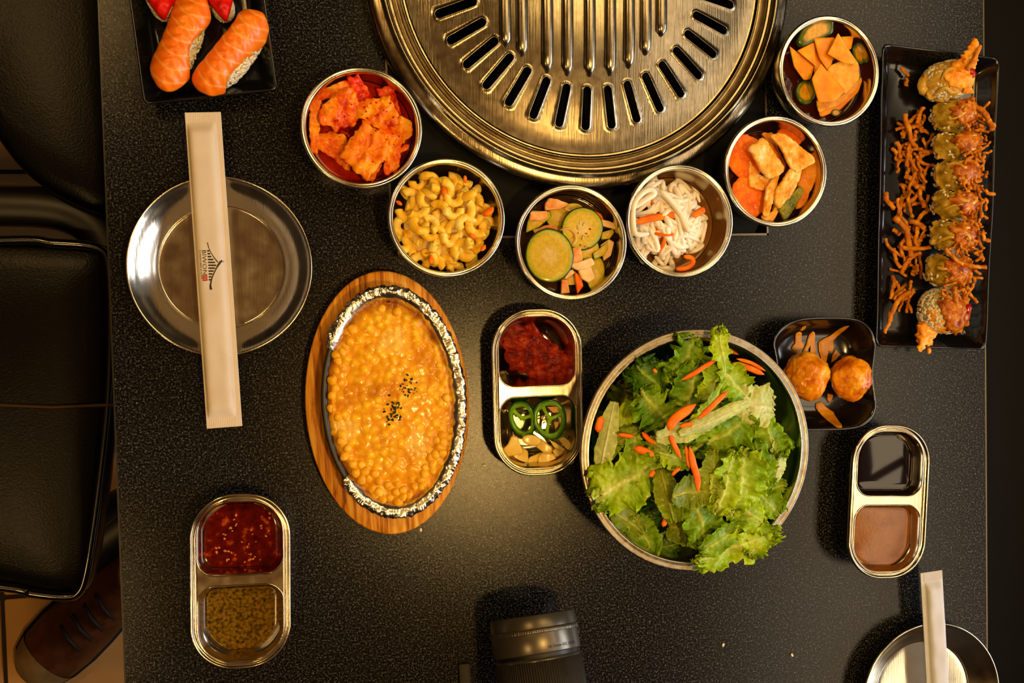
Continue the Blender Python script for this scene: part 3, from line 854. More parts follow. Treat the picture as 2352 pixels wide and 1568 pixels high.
# ================================================================== CHEESE CORN
CH = food('baked_cheese', ['#8a3d06', '#c06a0c', '#de8f16', '#eaa727', '#f0c050'], 42, .3, .15, bump=.25, bscale=260, coat=.35, detail=5, bdist=.0006)
cc, hx, hy = ell_world(899, 929, 150, 240, TZ + DT)
rg = random.Random(5); pts = []
while len(pts) < 330:
    x, y = rg.uniform(-1, 1), rg.uniform(-1, 1)
    if x * x + y * y > .97: continue
    X_, Y_ = x * hx, y * hy
    if all((X_ - p[0]) ** 2 + (Y_ - p[1]) ** 2 > .0045 ** 2 for p in pts): pts.append((X_, Y_))
    else:
        if rg.random() < .01: pts.append((X_, Y_))
KP = np.array(pts)
ka = np.array([rg.uniform(.0005, .0024) for _ in KP])
nr, na = 90, 240; V = []; F = []; tint = []
def chz(x, y):
    q = (x / hx) ** 2 + (y / hy) ** 2
    d2 = (KP[:, 0] - x) ** 2 + (KP[:, 1] - y) ** 2
    melt = .40 + .60 * float(sstep(.25, .85, q))
    z = float(np.max(ka * np.exp(-d2 / (.0036 ** 2)))) * melt
    return z + .0032 * (1 - q) + .0009 * nz(x, y, 0, 90) - .0035 * max(0, q - .8) / .2
for i in range(nr + 1):
    k = i / nr
    for j in range(na):
        q = 2 * PI * j / na; wob = 1 + .03 * mnoise.noise(Vector((math.cos(q) * 4, math.sin(q) * 4, 1))) + .012 * mnoise.noise(Vector((math.cos(q) * 15, math.sin(q) * 15, 1)))
        x, y = hx * k * math.cos(q) * (1 + (wob - 1) * k), hy * k * math.sin(q) * (1 + (wob - 1) * k); z = chz(x, y)
        V.append((x, y, z))
        # colour of the bake: pale where a kernel lifts the cheese, toasted brown patches, red-brown burnt rim
        d2 = (KP[:, 0] - x) ** 2 + (KP[:, 1] - y) ** 2; hi = float(np.max(ka * np.exp(-d2 / .0026 ** 2))) / .0020
        c = mixc('#e09006', '#f8c420', hi)
        t1 = sstep(.05, .5, nz(x, y, 3, 45) + .25 * nz(x, y, 8, 160)); c = mixc(c, lin('#c86a08')[:3], .55 * t1)
        t2 = sstep(.30, .55, nz(x, y, 6, 32)); c = mixc(c, lin('#f4c558')[:3], .6 * t2)
        e = sstep(.86, 1.0, k + .05 * nz(x, y, 5, 120)); c = mixc(c, lin('#6e1d04')[:3], .85 * e)
        b_ = sstep(.10, .0, math.hypot((x - (-.012)) / .10, (y - .012) / .10) + .0) ; c = mixc(c, lin('#a2520c')[:3], .5 * b_)
        tint.append(c)
for i in range(nr):
    for j in range(na):
        a_, b_ = i * na + j, i * na + (j + 1) % na; F.append((a_, a_ + na, b_ + na, b_))
bot = [(V[nr * na + j][0] * .93, V[nr * na + j][1] * .93, -.009) for j in range(na)]
N_ = len(V); V += bot; tint += [lin('#7a3206')[:3]] * na
for j in range(na): F.append((nr * na + j, N_ + j, N_ + (j + 1) % na, nr * na + (j + 1) % na))
F.append(tuple(N_ + j for j in range(na))[::-1])
CHEESE = attrmat('baked_cheese_tinted', .28, .05, .3, 300, .7, .15)
CZ = TZ + DT - .0022
chs = obj('melted_cheese', V, F, CHEESE, None, (cc[0], cc[1], CZ), (0, 0, idr * 1.6), tint=np.array(tint))
tag(chs, 'orange baked cheese sheet bubbling over corn in the iron dish', 'cheese')
KER = food('corn_kernel', ['#d68c0c', '#eaa816', '#f4c238'], 120, .3, .15, bump=.1, coat=.3)
def kern():
    V, F = blob(1, 2, .06, 1.5)
    V = np.array(V); V = np.sign(V) * np.abs(V) ** .8; V[:, 0] *= 1 - .22 * V[:, 1]
    return V * np.array([.0031, .0036, .0026]), F
km = mesh_of('corn_kernel', *kern(), KER)
mc = Matrix.Translation(chs.location) @ Matrix.Rotation(idr * 1.6, 4, 'Z')
for (x, y), k_ in zip(KP, ka):
    q = (x / hx) ** 2 + (y / hy) ** 2
    edge_ = (q > .55 and y < -.30 * hy) or (q > .66 and (x < -.3 * hx or rg.random() < .3))
    if q > .88 or not edge_: continue
    v = mc @ Vector((x, y, chz(x, y) - .0016)); s_ = rg.uniform(.82, 1.1)
    o = link('corn_kernel', km, None, v, (rg.uniform(-.5, .5), rg.uniform(-.5, .5), rg.uniform(0, 6.3))); o.scale = (s_,) * 3
    tag(o, 'yellow corn kernel poking out of the baked cheese near its rim', 'corn kernel', 'corn kernels at the rim of the cheese')
PAR = food('dried_parsley', ['#16240c', '#2c421a'], 300, .7)
pm = mesh_of('parsley_flake', *slab([(-.0011, -.0003), (0, -.0007), (.0012, -.0001), (.0004, .0008), (-.0007, .0006)], .0003, N=10, rings=(1, .9, .6)) [:2], PAR)
for i in range(74):
    if i < 46: px, py = rg.gauss(905, 13), rg.gauss(948, 14)
    else: px, py = rg.gauss(935, 14), rg.gauss(892, 11)
    p = P(px, py, CZ + .004); lv = mc.inverted() @ Vector(p); zz_ = chz(lv.x, lv.y)
    v = mc @ Vector((lv.x, lv.y, zz_ + .0004)); s_ = rg.uniform(.4, 1.25)
    o = link('parsley_flake', pm, None, v, (rg.uniform(-.5, .5), rg.uniform(-.5, .5), rg.uniform(0, 6.3))); o.scale = (s_,) * 3
    tag(o, 'dark green dried parsley flake on the middle of the cheese', 'parsley', 'parsley flakes on the cheese')
# ================================================================== KIMCHI
KRED = sauce_mat('kimchi_juice', ['#5a0600', '#901200', '#b42c02'], 60, .12, bump=.1)
liquid(cK, .017, KRED, 'kimchi_juice', 'red orange kimchi juice at the bottom of its bowl')
KIM = food('kimchi_cabbage', ['#900c00', '#cc2c02', '#e86404', '#f59214', '#fac058'], 85, .25, .12, bump=.35, bscale=320, coat=.35, detail=5, bdist=.0006)
KPALE = food('kimchi_stem', ['#b81c00', '#e86c04', '#f59812', '#fab838'], 60, .25, .12, bump=.25, bscale=300, coat=.35, detail=6, bdist=.0006)
KREDM = food('red_kimchi_leaf', ['#8c0800', '#cc2002', '#e84808', '#f08030'], 110, .22, .1, bump=.5, bscale=300, coat=.4, bdist=.0008)
KZ = ((690, 150), 5.407)
def curvy(ax, amp, ph=0, ay=None, fr=70):
    return lambda x, y: amp * math.sin((x * math.cos(ax) + y * math.sin(ax)) * fr + ph)
kp = [
 ('k', .015, .004, KREDM, 0, [(500, 820), (620, 850), (600, 900), (520, 870)], 'small brownish scrap in the juice at the middle of the kimchi bowl'),
 ('h', .019, .0035, KPALE, .0012, [(230, 860), (400, 840), (560, 900), (570, 1100), (610, 1200), (560, 1280), (380, 1120), (210, 1040)], 'orange kimchi stem at the lower left of its bowl'),
 ('a', .023, .006, KPALE, 0, [(130, 440), (250, 490), (235, 760), (200, 1080), (140, 1080), (108, 760)], 'upright stick of kimchi against the left bowl wall'),
 ('b', .023, .003, KIM, .003, [(200, 400), (250, 320), (350, 280), (560, 195), (640, 230), (560, 330), (400, 390), (250, 420)], 'curled kimchi leaf edge at the upper left of its bowl'),
 ('d', .024, .0045, KREDM, .0030, [(600, 180), (720, 160), (830, 290), (890, 400), (850, 470), (700, 480), (640, 330)], 'bright red crumpled kimchi leaf at the top of its bowl'),
 ('f', .024, .003, KREDM, .002, [(960, 310), (1090, 270), (1150, 255), (1200, 420), (1240, 620), (1190, 600), (1110, 400), (980, 400)], 'thin red kimchi strip at the upper right of its bowl'),
 ('g', .023, .003, KPALE, .0012, [(1210, 640), (1370, 690), (1380, 850), (1260, 960), (1150, 800)], 'pale translucent kimchi piece by the right bowl wall'),
 ('l', .022, .003, KPALE, .001, [(1030, 1180), (980, 1300), (900, 1430), (820, 1420), (900, 1290)], 'narrow kimchi strip at the bottom of its bowl'),
 ('j', .027, .0035, KIM, .0016, [(960, 800), (1170, 780), (1260, 920), (1235, 1020), (1230, 1120), (1220, 1230), (1100, 1350), (1030, 1280), (1050, 1180), (1070, 920)], 'ruffled kimchi leaf at the lower right of its bowl'),
 ('c', .029, .0040, KIM, .0022, [(250, 620), (300, 500), (400, 430), (520, 330), (640, 300), (720, 600), (680, 720), (540, 740), (440, 790), (400, 740), (300, 740)], 'folded kimchi leaf at the upper left of the heap'),
 ('e', .029, .0045, KPALE, .0014, [(720, 480), (900, 430), (1100, 400), (1160, 540), (1215, 700), (1000, 780), (830, 700), (720, 600)], 'pale thick kimchi stem in the upper right of the heap'),
 ('i', .031, .0045, KPALE, .0016, [(800, 730), (1070, 920), (1040, 1160), (820, 1400), (640, 1230), (525, 1130), (600, 980)], 'large ribbed kimchi stem on top at the bottom of the heap'),
 ('m', .029, .0025, KIM, .001, [(1200, 1050), (1280, 990), (1345, 985), (1340, 1030), (1220, 1100)], 'small kimchi curl sticking out to the right'),
]
for i, (k, z, th, mt, am, poly, lab) in enumerate(kp):
    pts = Zm(*KZ, poly)
    fn = (lambda i, am: (lambda x, y: am * math.sin((x * math.cos(i * 1.3) + y * math.sin(i * 1.3)) * 190 + i) + am * .6 * nz(x, y, i, 120)))(i, am) if k not in ('i', 'e', 'h') else \
         (lambda i, am: (lambda x, y: am * .55 * math.sin((x * .86 + y * -.5) * 620) * .6 - 14 * am * 60 * (x * x + y * y)))(i, am)
    px_piece('kimchi_piece', pts, TZ + z, th, mt, lab, 'kimchi', 'kimchi pieces in the steel bowl', fn=fn, noise=.0017, nscale=330, seed=i, rough_edge=.16, N=90, grow=1.13)
FLK = plain('chili_flake', '#c01402', .5, spec=.2)
fm = mesh_of('chili_flake', *blob(.0008, 1, .3, squash=(1.2, .9, .3)), FLK)
rg = random.Random(8)
def scatter_flakes(cx, cy, r, z, n, label, group, s0=.5, s1=1.2, mesh=None, name='chili_flake', cat='chili flake', z2=0):
    for i in range(n):
        a_ = rg.uniform(0, 6.283); q = r * math.sqrt(rg.random())
        p = P(cx + q * math.cos(a_), cy + q * math.sin(a_), z + rg.uniform(0, z2)); s_ = rg.uniform(s0, s1)
        o = link(name, mesh or fm, None, p, (rg.uniform(-.3, .3), rg.uniform(-.3, .3), rg.uniform(0, 6.3))); o.scale = (s_,) * 3
        tag(o, label, cat, group)
# ================================================================== MACARONI SALAD
MAC = food('macaroni', ['#e4a010', '#f2c02c', '#fad860', '#fceaa4'], 70, .3, .25, bump=.2, bscale=260, coat=.45, bdist=.0005)
MAYO = food('mayonnaise', ['#e0b85a', '#edd08a'], 60, .3, .2, bump=.3, bscale=150, coat=.5)
def macaroni(ang, Rm, ro=.0032, ri=.0013):
    n = 16; A = np.radians(np.linspace(-ang / 2, ang / 2, n)); p = np.stack([Rm * np.cos(A) - Rm * .6, Rm * np.sin(A), np.zeros(n)], 1)
    t = np.stack([-np.sin(A), np.cos(A), np.zeros(n)], 1); N = np.stack([np.cos(A), np.sin(A), np.zeros(n)], 1); k = 12; q = np.arange(k) * 2 * PI / k
    def ring(i, r, off=0): return p[i] + t[i] * off + r * (np.cos(q)[:, None] * N[i] + np.sin(q)[:, None] * np.array([0, 0, 1]))
    rs = [ring(0, ri, .003), ring(0, ri, .0), ring(0, (ro + ri) / 2, -.0004), ring(0, ro * .92)] + [ring(i, ro * (1 + .05 * math.sin(i * 2.1))) for i in range(n)] + [ring(n - 1, ro * .92), ring(n - 1, (ro + ri) / 2, .0004), ring(n - 1, ri, 0), ring(n - 1, ri, -.003)]
    return loft(rs, True, True)
mms = [mesh_of('macaroni_piece', *macaroni(a_, r_), MAC) for a_, r_ in ((200, .0058), (150, .0066), (120, .0075), (235, .0052), (80, .0075), (45, .0075))]
rg = random.Random(11); placed = []
def heap(c, R, n, zlo, zhi, dmin, seed, ox=0, oy=0):
    """random positions forming a dome, lowest layer first"""
    r_ = random.Random(seed); out = []
    for L_ in range(3):
        Rl = R * (1, .92, .7)[L_]; tries = 0; mine = []
        while len(mine) < n[L_] and tries < 4000:
            tries += 1; a_ = r_.uniform(0, 6.283); q = Rl * math.sqrt(r_.random()); x, y = q * math.cos(a_) + ox, q * math.sin(a_) + oy
            if all((x - m_[0]) ** 2 + (y - m_[1]) ** 2 > dmin ** 2 for m_ in mine):
                mine.append((x, y)); out.append((c[0] + x, c[1] + y, TZ + zlo + (zhi - zlo) * L_ / 2 - .006 * (q / R) ** 2 * (L_ > 0) + r_.uniform(-.001, .001), L_))
    return out
# creamy dressing that binds the salad
o = obj('mayonnaise_dressing', *blob(.0300, 4, .10, 3, 4, (1, 1, .36), .03), MAYO, None, (cM[0] - .001, cM[1] - .001, TZ + .0165)); tag(o, 'creamy mayonnaise binding the macaroni salad', 'dressing')
for i, (x, y, z, L_) in enumerate(heap(cM, .0335, (40, 34, 20), .019, .0335, .0082, 5, -.0005, -.001)):
    m_ = mms[rg.choice((0, 0, 1, 1, 2, 3, 3, 4, 5))]; up = rg.random() < .16
    o = link('macaroni_piece', m_, None, (x, y, z), (rg.uniform(-.45, .45) + (1.35 if up else 0), rg.uniform(-.45, .45), rg.uniform(0, 6.3)))
    s_ = rg.uniform(.92, 1.08); o.scale = (s_, s_, s_)
    tag(o, 'pale yellow elbow macaroni coated in mayonnaise in the steel bowl', 'macaroni', 'elbow macaroni in the salad bowl')
CAR = food('carrot', ['#e05400', '#f47404', '#fa8c10'], 90, .35, .1, bump=.15, bscale=300, coat=.2)
cb = mesh_of('carrot_bit', *blob(.0022, 2, .35, 2, 3, (1.5, .8, .6)), CAR)
for (x, y), lab in zip(((1068, 411), (1020, 440), (1122, 486), (1085, 542), (990, 597), (917, 466), (1020, 556), (1110, 570)),
     ('carrot bit near the top of the macaroni', 'carrot bit in the upper middle of the macaroni', 'largest carrot shred at the right of the macaroni', 'carrot bit at the lower right of the macaroni', 'carrot bit at the bottom of the macaroni', 'carrot bit at the left edge of the macaroni', 'carrot bit below the middle of the macaroni', 'carrot bit by the lower right rim of the macaroni')):
    o = link('carrot_bit', cb, None, P(x, y, TZ + .0345), (rg.uniform(-.5, .5), .3, rg.uniform(0, 6))); s_ = 1.7 if (x, y) == (1122, 486) else rg.uniform(.8, 1.2); o.scale = (s_,) * 3
    tag(o, 'orange ' + lab, 'carrot', 'carrot bits in the macaroni salad')
PEP = plain('black_pepper', '#1a120a', .6); ppm = mesh_of('pepper_speck', *blob(.00045, 1, .2), PEP)

# ================================================================== CUCUMBER KIMCHI
LIQ = sauce_mat('olive_brine', ['#2a1804', '#3f2606', '#553409'], 50, .08, bump=.15)
liquid(cC, .017, LIQ, 'pickle_brine', 'dark olive brown brine in the cucumber bowl')
CUC = attrmat('cucumber', .22, .2, .2, 500, .7, .12)
def cuctint(V, E):
    c = mixc('#c8a832', '#d2b13a', .5 + .5 * np.sin(V[:, 0] * 900) * np.cos(V[:, 1] * 800))
    c = mixc(c, lin('#e2c888')[:3], .6 * (1 - sstep(.15, .45, E)))
    c = mixc(c, lin('#9aa016')[:3], sstep(.7, .94, E)); c = mixc(c, lin('#12290a')[:3], sstep(.93, .97, E)); return c
CZ_ = ((1170, 370), 4.4377)
RAD = food('pickled_radish', ['#dc9c50', '#eec484', '#f6e0b8'], 50, .25, .3, bump=.15, bscale=250, coat=.6)
RPK = food('pink_radish', ['#cc5c1c', '#eaa45c', '#f4cc98'], 70, .25, .3, bump=.2, bscale=250, coat=.6)
ONI = food('translucent_onion', ['#c8923c', '#e0bd7c'], 60, .2, .3, bump=.1, coat=.6)
def cz_piece(poly, z, th, mt, name, lab, cat, am=.001, tilt=(0, 0), tint=None, i=0, **k):
    fn = lambda x, y: tilt[0] * x + tilt[1] * y + am * math.sin(x * 130 + i) * math.cos(y * 110 + i)
    k.setdefault('grow', 1.08); k.setdefault('N', 60)
    return px_piece(name, Zm(*CZ_, poly), TZ + z + .002, th, mt, lab, cat, 'vegetable pieces in the cucumber bowl', fn=fn, tint=tint, seed=i, **k)
cz_piece(ell(490, 570, 115, 105), .0210, .0024, CUC, 'cucumber_slice', 'cucumber slice half hidden under the upper large slice', 'cucumber', .0008, (.1, .1), cuctint, 1)
cz_piece(ell(650, 490, 100, 60), .0205, .0022, CUC, 'cucumber_slice', 'cucumber slice behind the top of the upper large slice', 'cucumber', .0006, (0, .1), cuctint, 2)
cz_piece([(250, 700), (420, 640), (560, 660), (560, 760), (300, 760)], .0205, .003, RPK, 'radish_piece', 'speckled orange radish piece above the largest cucumber slice', 'radish', .0006, (0, 0), None, 21, rough_edge=.1)
cz_piece([(930, 860), (1010, 800), (1060, 830), (1030, 960), (960, 1010)], .0190, .003, RAD, 'radish_piece', 'radish piece sunk at the right of the cucumber bowl', 'radish', .0006, (0, 0), None, 22)
cz_piece([(820, 490), (930, 540), (960, 610), (880, 620)], .0200, .0025, CAR, 'carrot_strip', 'small carrot piece right of the upper large cucumber slice', 'carrot', .0004, (0, 0), None, 23)
cz_piece([(760, 1010), (860, 960), (940, 1040), (900, 1160), (800, 1120)], .0180, .003, CUC, 'cucumber_slice', 'cucumber slice hidden under the lower radish pieces', 'cucumber', .0006, (0, 0), cuctint, 24)
cz_piece([(230, 505), (400, 520), (410, 570), (300, 670), (175, 725), (190, 620)], .0215, .003, CUC, 'cucumber_slice', 'cucumber wedge with a dark rind at the left of its bowl', 'cucumber', .0008, (.2, 0), cuctint, 3)
cz_piece(ell(640, 1190, 120, 70, 10), .0195, .0022, CUC, 'cucumber_slice', 'cucumber slice sunk at the bottom of its bowl', 'cucumber', .0006, (0, -.1), cuctint, 4)
cz_piece(ell(880, 1150, 95, 175, -8), .0215, .0024, CUC, 'cucumber_slice', 'cucumber slice standing at the lower right of its bowl', 'cucumber', .0008, (-.35, 0), cuctint, 5)
cz_piece(ell(800, 900, 115, 100, 40), .0235, .0024, CUC, 'cucumber_slice', 'cucumber slice tucked under the upper large slice', 'cucumber', .0006, (-.1, .1), cuctint, 6)
cz_piece([(930, 730), (1060, 690), (1070, 730), (1020, 790), (930, 800)], .021, .002, CUC, 'cucumber_slice', 'small dark rind piece at the right of the cucumber bowl', 'cucumber', 0, (-.3, 0), cuctint, 7)
cz_piece([(840, 940), (970, 850), (1030, 790), (1020, 880), (960, 960), (850, 1000)], .022, .002, CUC, 'cucumber_slice', 'thin curved cucumber slice at the right of its bowl', 'cucumber', .0008, (-.4, 0), cuctint, 8)
cz_piece([(890, 590), (1010, 610), (1100, 650), (1145, 715), (1060, 690), (900, 650)], .023, .0028, RAD, 'radish_strip', 'olive radish strip at the upper right of the cucumber bowl', 'radish', .0006, (-.1, 0), None, 9)
cz_piece([(370, 430), (400, 380), (480, 390), (600, 440), (520, 490), (370, 500)], .0225, .003, RPK, 'radish_piece', 'pink speckled radish piece at the top of the cucumber bowl', 'radish', .0006, (0, 0), None, 10, rough_edge=.1)
cz_piece([(220, 520), (380, 510), (400, 560), (330, 600), (210, 600)], .0240, .002, RPK, 'radish_piece', 'flat orange radish piece at the left of the cucumber bowl', 'radish', .0005, (0, 0), None, 11)
cz_piece([(640, 880), (720, 870), (745, 1000), (700, 1060), (620, 1060)], .027, .003, RPK, 'radish_piece', 'pinkish radish stick right of the big cucumber slice', 'radish', .0006, (0, 0), None, 12)
cz_piece([(590, 1050), (700, 1030), (830, 985), (860, 1050), (790, 1090), (690, 1110)], .0285, .003, RAD, 'radish_piece', 'white radish piece lying across the lower cucumbers', 'radish', .0008, (0, 0), None, 13)
cz_piece([(690, 1080), (820, 1060), (865, 1190), (800, 1235), (730, 1190)], .0265, .003, RAD, 'radish_piece', 'broad white radish piece below the middle of the cucumber bowl', 'radish', .0008, (0, 0), None, 14)
cz_piece([(665, 1130), (720, 1170), (750, 1270), (690, 1350), (675, 1240)], .024, .003, CAR, 'carrot_strip', 'orange carrot strip at the bottom of the cucumber bowl', 'carrot', .0004, (0, 0), None, 15)
cz_piece([(540, 1150), (640, 1100), (660, 1140), (570, 1200)], .024, .003, RAD, 'radish_piece', 'small radish piece under the big cucumber slice', 'radish', .0004, (0, 0), None, 16)
cz_piece([(530, 1210), (590, 1210), (610, 1340), (525, 1350)], .022, .003, RPK, 'radish_piece', 'yellowish radish piece at the very bottom of the cucumber bowl', 'radish', .0004, (0, 0), None, 17)
cz_piece(ell(740, 690, 203, 205), .0275, .0026, CUC, 'cucumber_slice', 'upper large round cucumber slice, speckled with chili', 'cucumber', .0008, (-.06, .10), cuctint, 18, N=60)
cz_piece(ell(407, 962, 228, 262, 5), .0290, .0028, CUC, 'cucumber_slice', 'largest round cucumber slice, at the left of its bowl', 'cucumber', .0008, (.04, -.04), cuctint, 19, N=60)
def ztube(zm, pts, z, r, mt, name, lab, cat, group, flat=1., k=8, dz=None):
    p = np.array([P(*q, TZ + z + (dz[i] if dz else 0)) for i, q in enumerate(Zm(*zm, pts))]); c = p.mean(0)
    q = catmull(p - c, 6); n_ = len(q); rr = r * np.clip(np.sin(np.linspace(.25, PI - .25, n_)) * 2.2, .5, 1)
    o = obj(name, *tube(q, rr, k, flat), mt, None, c); return tag(o, lab, cat, group)
ztube(CZ_, [(520, 700), (600, 690), (660, 740), (670, 810), (630, 860)], .0300, .0013, ONI, 'onion_loop', 'translucent onion loop between the two large cucumber slices', 'onion', None, 1.6)
ztube(CZ_, [(560, 480), (600, 500), (640, 510)], .0290, .0010, ONI, 'onion_strip', 'short onion strip at the top of the cucumber bowl', 'onion', None)
scatter_flakes(1290, 560, 78, TZ + .0305, 34, 'tiny red chili flake on the cucumber kimchi', 'chili flakes on the cucumber kimchi')
scatter_flakes(830, 300, 92, TZ + .0325, 60, 'tiny red chili flake on the kimchi', 'chili flakes on the kimchi')
sdm = mesh_of('cucumber_seed', *blob(.0017, 2, .05, squash=(1.3, .6, .35)), food('cucumber_seed', ['#b99a50', '#d8bb78'], 100, .3, coat=.5))
for x, y, a_ in ((460, 820, .6), (420, 900, 1.5), (400, 990, 1.9), (450, 1000, .4), (380, 930, 1.2), (440, 950, 2.2), (410, 1040, 1.0), (720, 620, 1.4), (700, 680, 1.9), (760, 640, .8), (750, 780, 1.2)):
    p = P(*Zm(*CZ_, [(x, y)])[0], TZ + .0305); o = link('cucumber_seed', sdm, None, p, (0, 0, a_)); tag(o, 'pale cucumber seed on a cucumber slice', 'seed', 'cucumber seeds')

# ================================================================== RADISH NOODLES
liquid(cR, .012, sauce_mat('clear_vinegar_brine', ['#6a431a', '#8a5c28'], 50, .08), 'radish_brine', 'amber vinegar brine under the white radish strands')
RW = food('white_radish', ['#f0dcc0', '#faeedc', '#fff8ee'], 40, .32, .1, bump=.08, coat=.25)
rg = random.Random(21)
def strand(c, R, z0, z1, name, mt, lab, cat, group, r, n_=5, ox=0, oy=0, turn=1.0, flat=.8):
    a_ = rg.uniform(0, 6.283); q = R * math.sqrt(rg.random()) * .8; x, y = q * math.cos(a_), q * math.sin(a_); d = rg.uniform(0, 6.283); cv = rg.uniform(-1, 1) * turn
    pts = []
    for i in range(n_ + 1):
        zz = z0 + (z1 - z0) * (1 - (x * x + y * y) / R ** 2) + rg.uniform(-.0015, .0015); pts.append((x, y, zz))
        d += cv + rg.uniform(-.3, .3); st = rg.uniform(.007, .010); nx_, ny_ = x + st * math.cos(d), y + st * math.sin(d)
        if math.hypot(nx_, ny_) > R: d += 2.2 if cv > 0 else -2.2; nx_, ny_ = x + st * math.cos(d), y + st * math.sin(d)
        if math.hypot(nx_, ny_) > R: k = R / math.hypot(nx_, ny_); nx_ *= k; ny_ *= k
        x, y = nx_, ny_
    p = np.array(pts); c0_ = p.mean(0); pp = catmull(p - c0_, 5); rr = r * np.clip(np.sin(np.linspace(.2, PI - .2, len(pp))) * 3, .45, 1)
    o = obj(name, *tube(pp, rr, 8, flat), mt, None, (c[0] + ox + c0_[0], c[1] + oy + c0_[1], TZ + c0_[2])); return tag(o, lab, cat, group)
for L_, (z0, z1, n_) in enumerate(((.013, .020, 20), (.017, .027, 20), (.021, .034, 30))):
    for i in range(n_):
        strand(cR, (.036, .034, .030)[L_], z0, z1, 'radish_strand', RW, 'long white pickled radish strand in its steel bowl', 'radish', 'white radish strands', rg.uniform(.0018, .0026), rg.choice((4, 5, 6, 7)), -.004, .000, .45)
    for i in range(4):
        strand(cR, .030, z0 + .001, z1 + .0005, 'carrot_strand', CAR, 'orange carrot strand among the white radish strands', 'carrot', 'carrot strands in the radish bowl', rg.uniform(.0016, .0024), 3, -.001, 0, .25, .5)
ztube(CZ_, [(1300, 620), (1450, 580), (1600, 560), (1740, 540)], .0345, .0028, CAR, 'carrot_strip', 'widest carrot strip lying across the radish strands', 'carrot', None, .4)
ztube(CZ_, [(1870, 560), (1930, 520), (1990, 490)], .0350, .0026, CAR, 'carrot_strip', 'short carrot strip at the upper right of the radish strands', 'carrot', None, .4)
ztube(CZ_, [(1700, 1100), (1800, 1090), (1870, 1040), (1860, 990), (1780, 970)], .0280, .0020, CAR, 'carrot_strip', 'curled carrot strip at the bottom of the radish bowl', 'carrot', None, .6)
ztube(CZ_, [(1270, 480), (1380, 400), (1480, 330), (1430, 290), (1350, 330), (1270, 440), (1260, 620), (1290, 740), (1420, 740)], .0350, .0023, RW, 'radish_strand', 'looping radish strand along the left of the radish heap', 'radish', None)
ztube(CZ_, [(1540, 300), (1640, 400), (1730, 520), (1780, 640), (1830, 720)], .0365, .0026, RW, 'radish_strand', 'thick radish strand running down over the carrot strip', 'radish', None)

# ================================================================== FISH CAKE BOWL
liquid(cF, .011, sauce_mat('brown_glaze', ['#3c1a04', '#5a2c08'], 50, .1), 'fish_cake_glaze', 'brown glaze at the bottom of the fish cake bowl')
FZ = ((1650, 20), 3.0154)
FC = food('fish_cake', ['#c87008', '#ee9c20', '#f8c460', '#fde4b0'], 110, .3, .15, bump=.6, bscale=420, coat=.5, detail=5, bdist=.0007)
FCD = food('fish_cake_skin', ['#b86008', '#dc8010', '#ea981e'], 70, .3, .1, bump=.3, bscale=400, coat=.5)
def fz(poly, z, th, mt, name, lab, cat, am=.0015, tilt=(0, 0), i=0, **k):
    fn = lambda x, y: tilt[0] * x + tilt[1] * y + am * math.sin(x * 170 + i * 2) * math.cos(y * 130 + i)
    return px_piece(name, Zm(*FZ, poly), TZ + z, th, mt, lab, cat, 'pieces in the fish cake bowl', fn=fn, seed=i + 40, noise=.0009, nscale=420, grow=1.12, N=70, rough_edge=.06, **k)
fz(ell(190, 1025, 105, 140, 10), .021, .0035, CAR, 'carrot_slice', 'round carrot slice at the upper left of the fish cake bowl', 'carrot', .0005, (.2, 0), 1)
fz(ell(492, 885, 82, 66), .020, .0035, CAR, 'carrot_slice', 'round carrot slice at the top of the fish cake bowl', 'carrot', .0005, (0, -.2), 2)
fz(ell(212, 1300, 100, 135, 20), .0195, .0035, CAR, 'carrot_slice', 'round carrot slice at the lower left of the fish cake bowl', 'carrot', .0005, (.1, .1), 3)
fz([(570, 1030), (690, 1015), (694, 1060), (675, 1150), (598, 1352), (548, 1370), (560, 1200), (600, 1080)], .024, .003, FCD, 'fish_cake_slice', 'large flat fish cake slice along the right bowl wall', 'fish cake', .0005, (.25, 0), 4)
fz([(300, 880), (380, 868), (392, 920), (420, 1000), (460, 1080), (440, 1130), (380, 1000), (340, 925)], .021, .003, FCD, 'fish_cake_slice', 'fish cake strip bent behind the middle slice', 'fish cake', .001, (0, 0), 5)
fz([(220, 1060), (260, 1140), (350, 1180), (340, 1240), (290, 1250), (215, 1225)], .024, .003, FC, 'fish_cake_slice', 'fish cake slice under the left square piece', 'fish cake', .001, (0, 0), 6)
fz([(330, 1240), (380, 1170), (425, 1130), (400, 1230), (345, 1430), (308, 1420)], .027, .0032, FC, 'fish_cake_slice', 'narrow fish cake strip in the lower middle', 'fish cake', .0008, (0, 0), 7)
fz([(300, 1430), (360, 1420), (385, 1380), (395, 1310), (412, 1330), (408, 1410), (375, 1472), (320, 1462)], .0235, .003, FC, 'fish_cake_slice', 'curled fish cake end at the bottom of its bowl', 'fish cake', .001, (0, 0), 8)
fz([(530, 1105), (572, 1110), (560, 1180), (500, 1290), (425, 1372), (398, 1340), (396, 1260), (440, 1190), (490, 1120)], .030, .0036, FC, 'fish_cake_slice', 'textured fish cake slice below the centre', 'fish cake', .0012, (0, 0), 9)
fz([(370, 890), (440, 866), (530, 930), (640, 1020), (655, 1055), (590, 1090), (540, 1122), (490, 1080), (430, 960)], .0325, .0036, FC, 'fish_cake_slice', 'folded fish cake slice on top at the upper right', 'fish cake', .0016, (0, 0), 10)
fz([(215, 975), (300, 905), (340, 930), (400, 1030), (442, 1095), (430, 1130), (345, 1170), (290, 1100)], .0325, .0040, FC, 'fish_cake_slice', 'thick square fish cake slice on top at the left', 'fish cake', .0014, (0, 0), 11)
GPEP = food('green_pepper', ['#4c5608', '#76781a', '#a08e20'], 90, .2, .1, bump=.3, bscale=250, coat=.8)
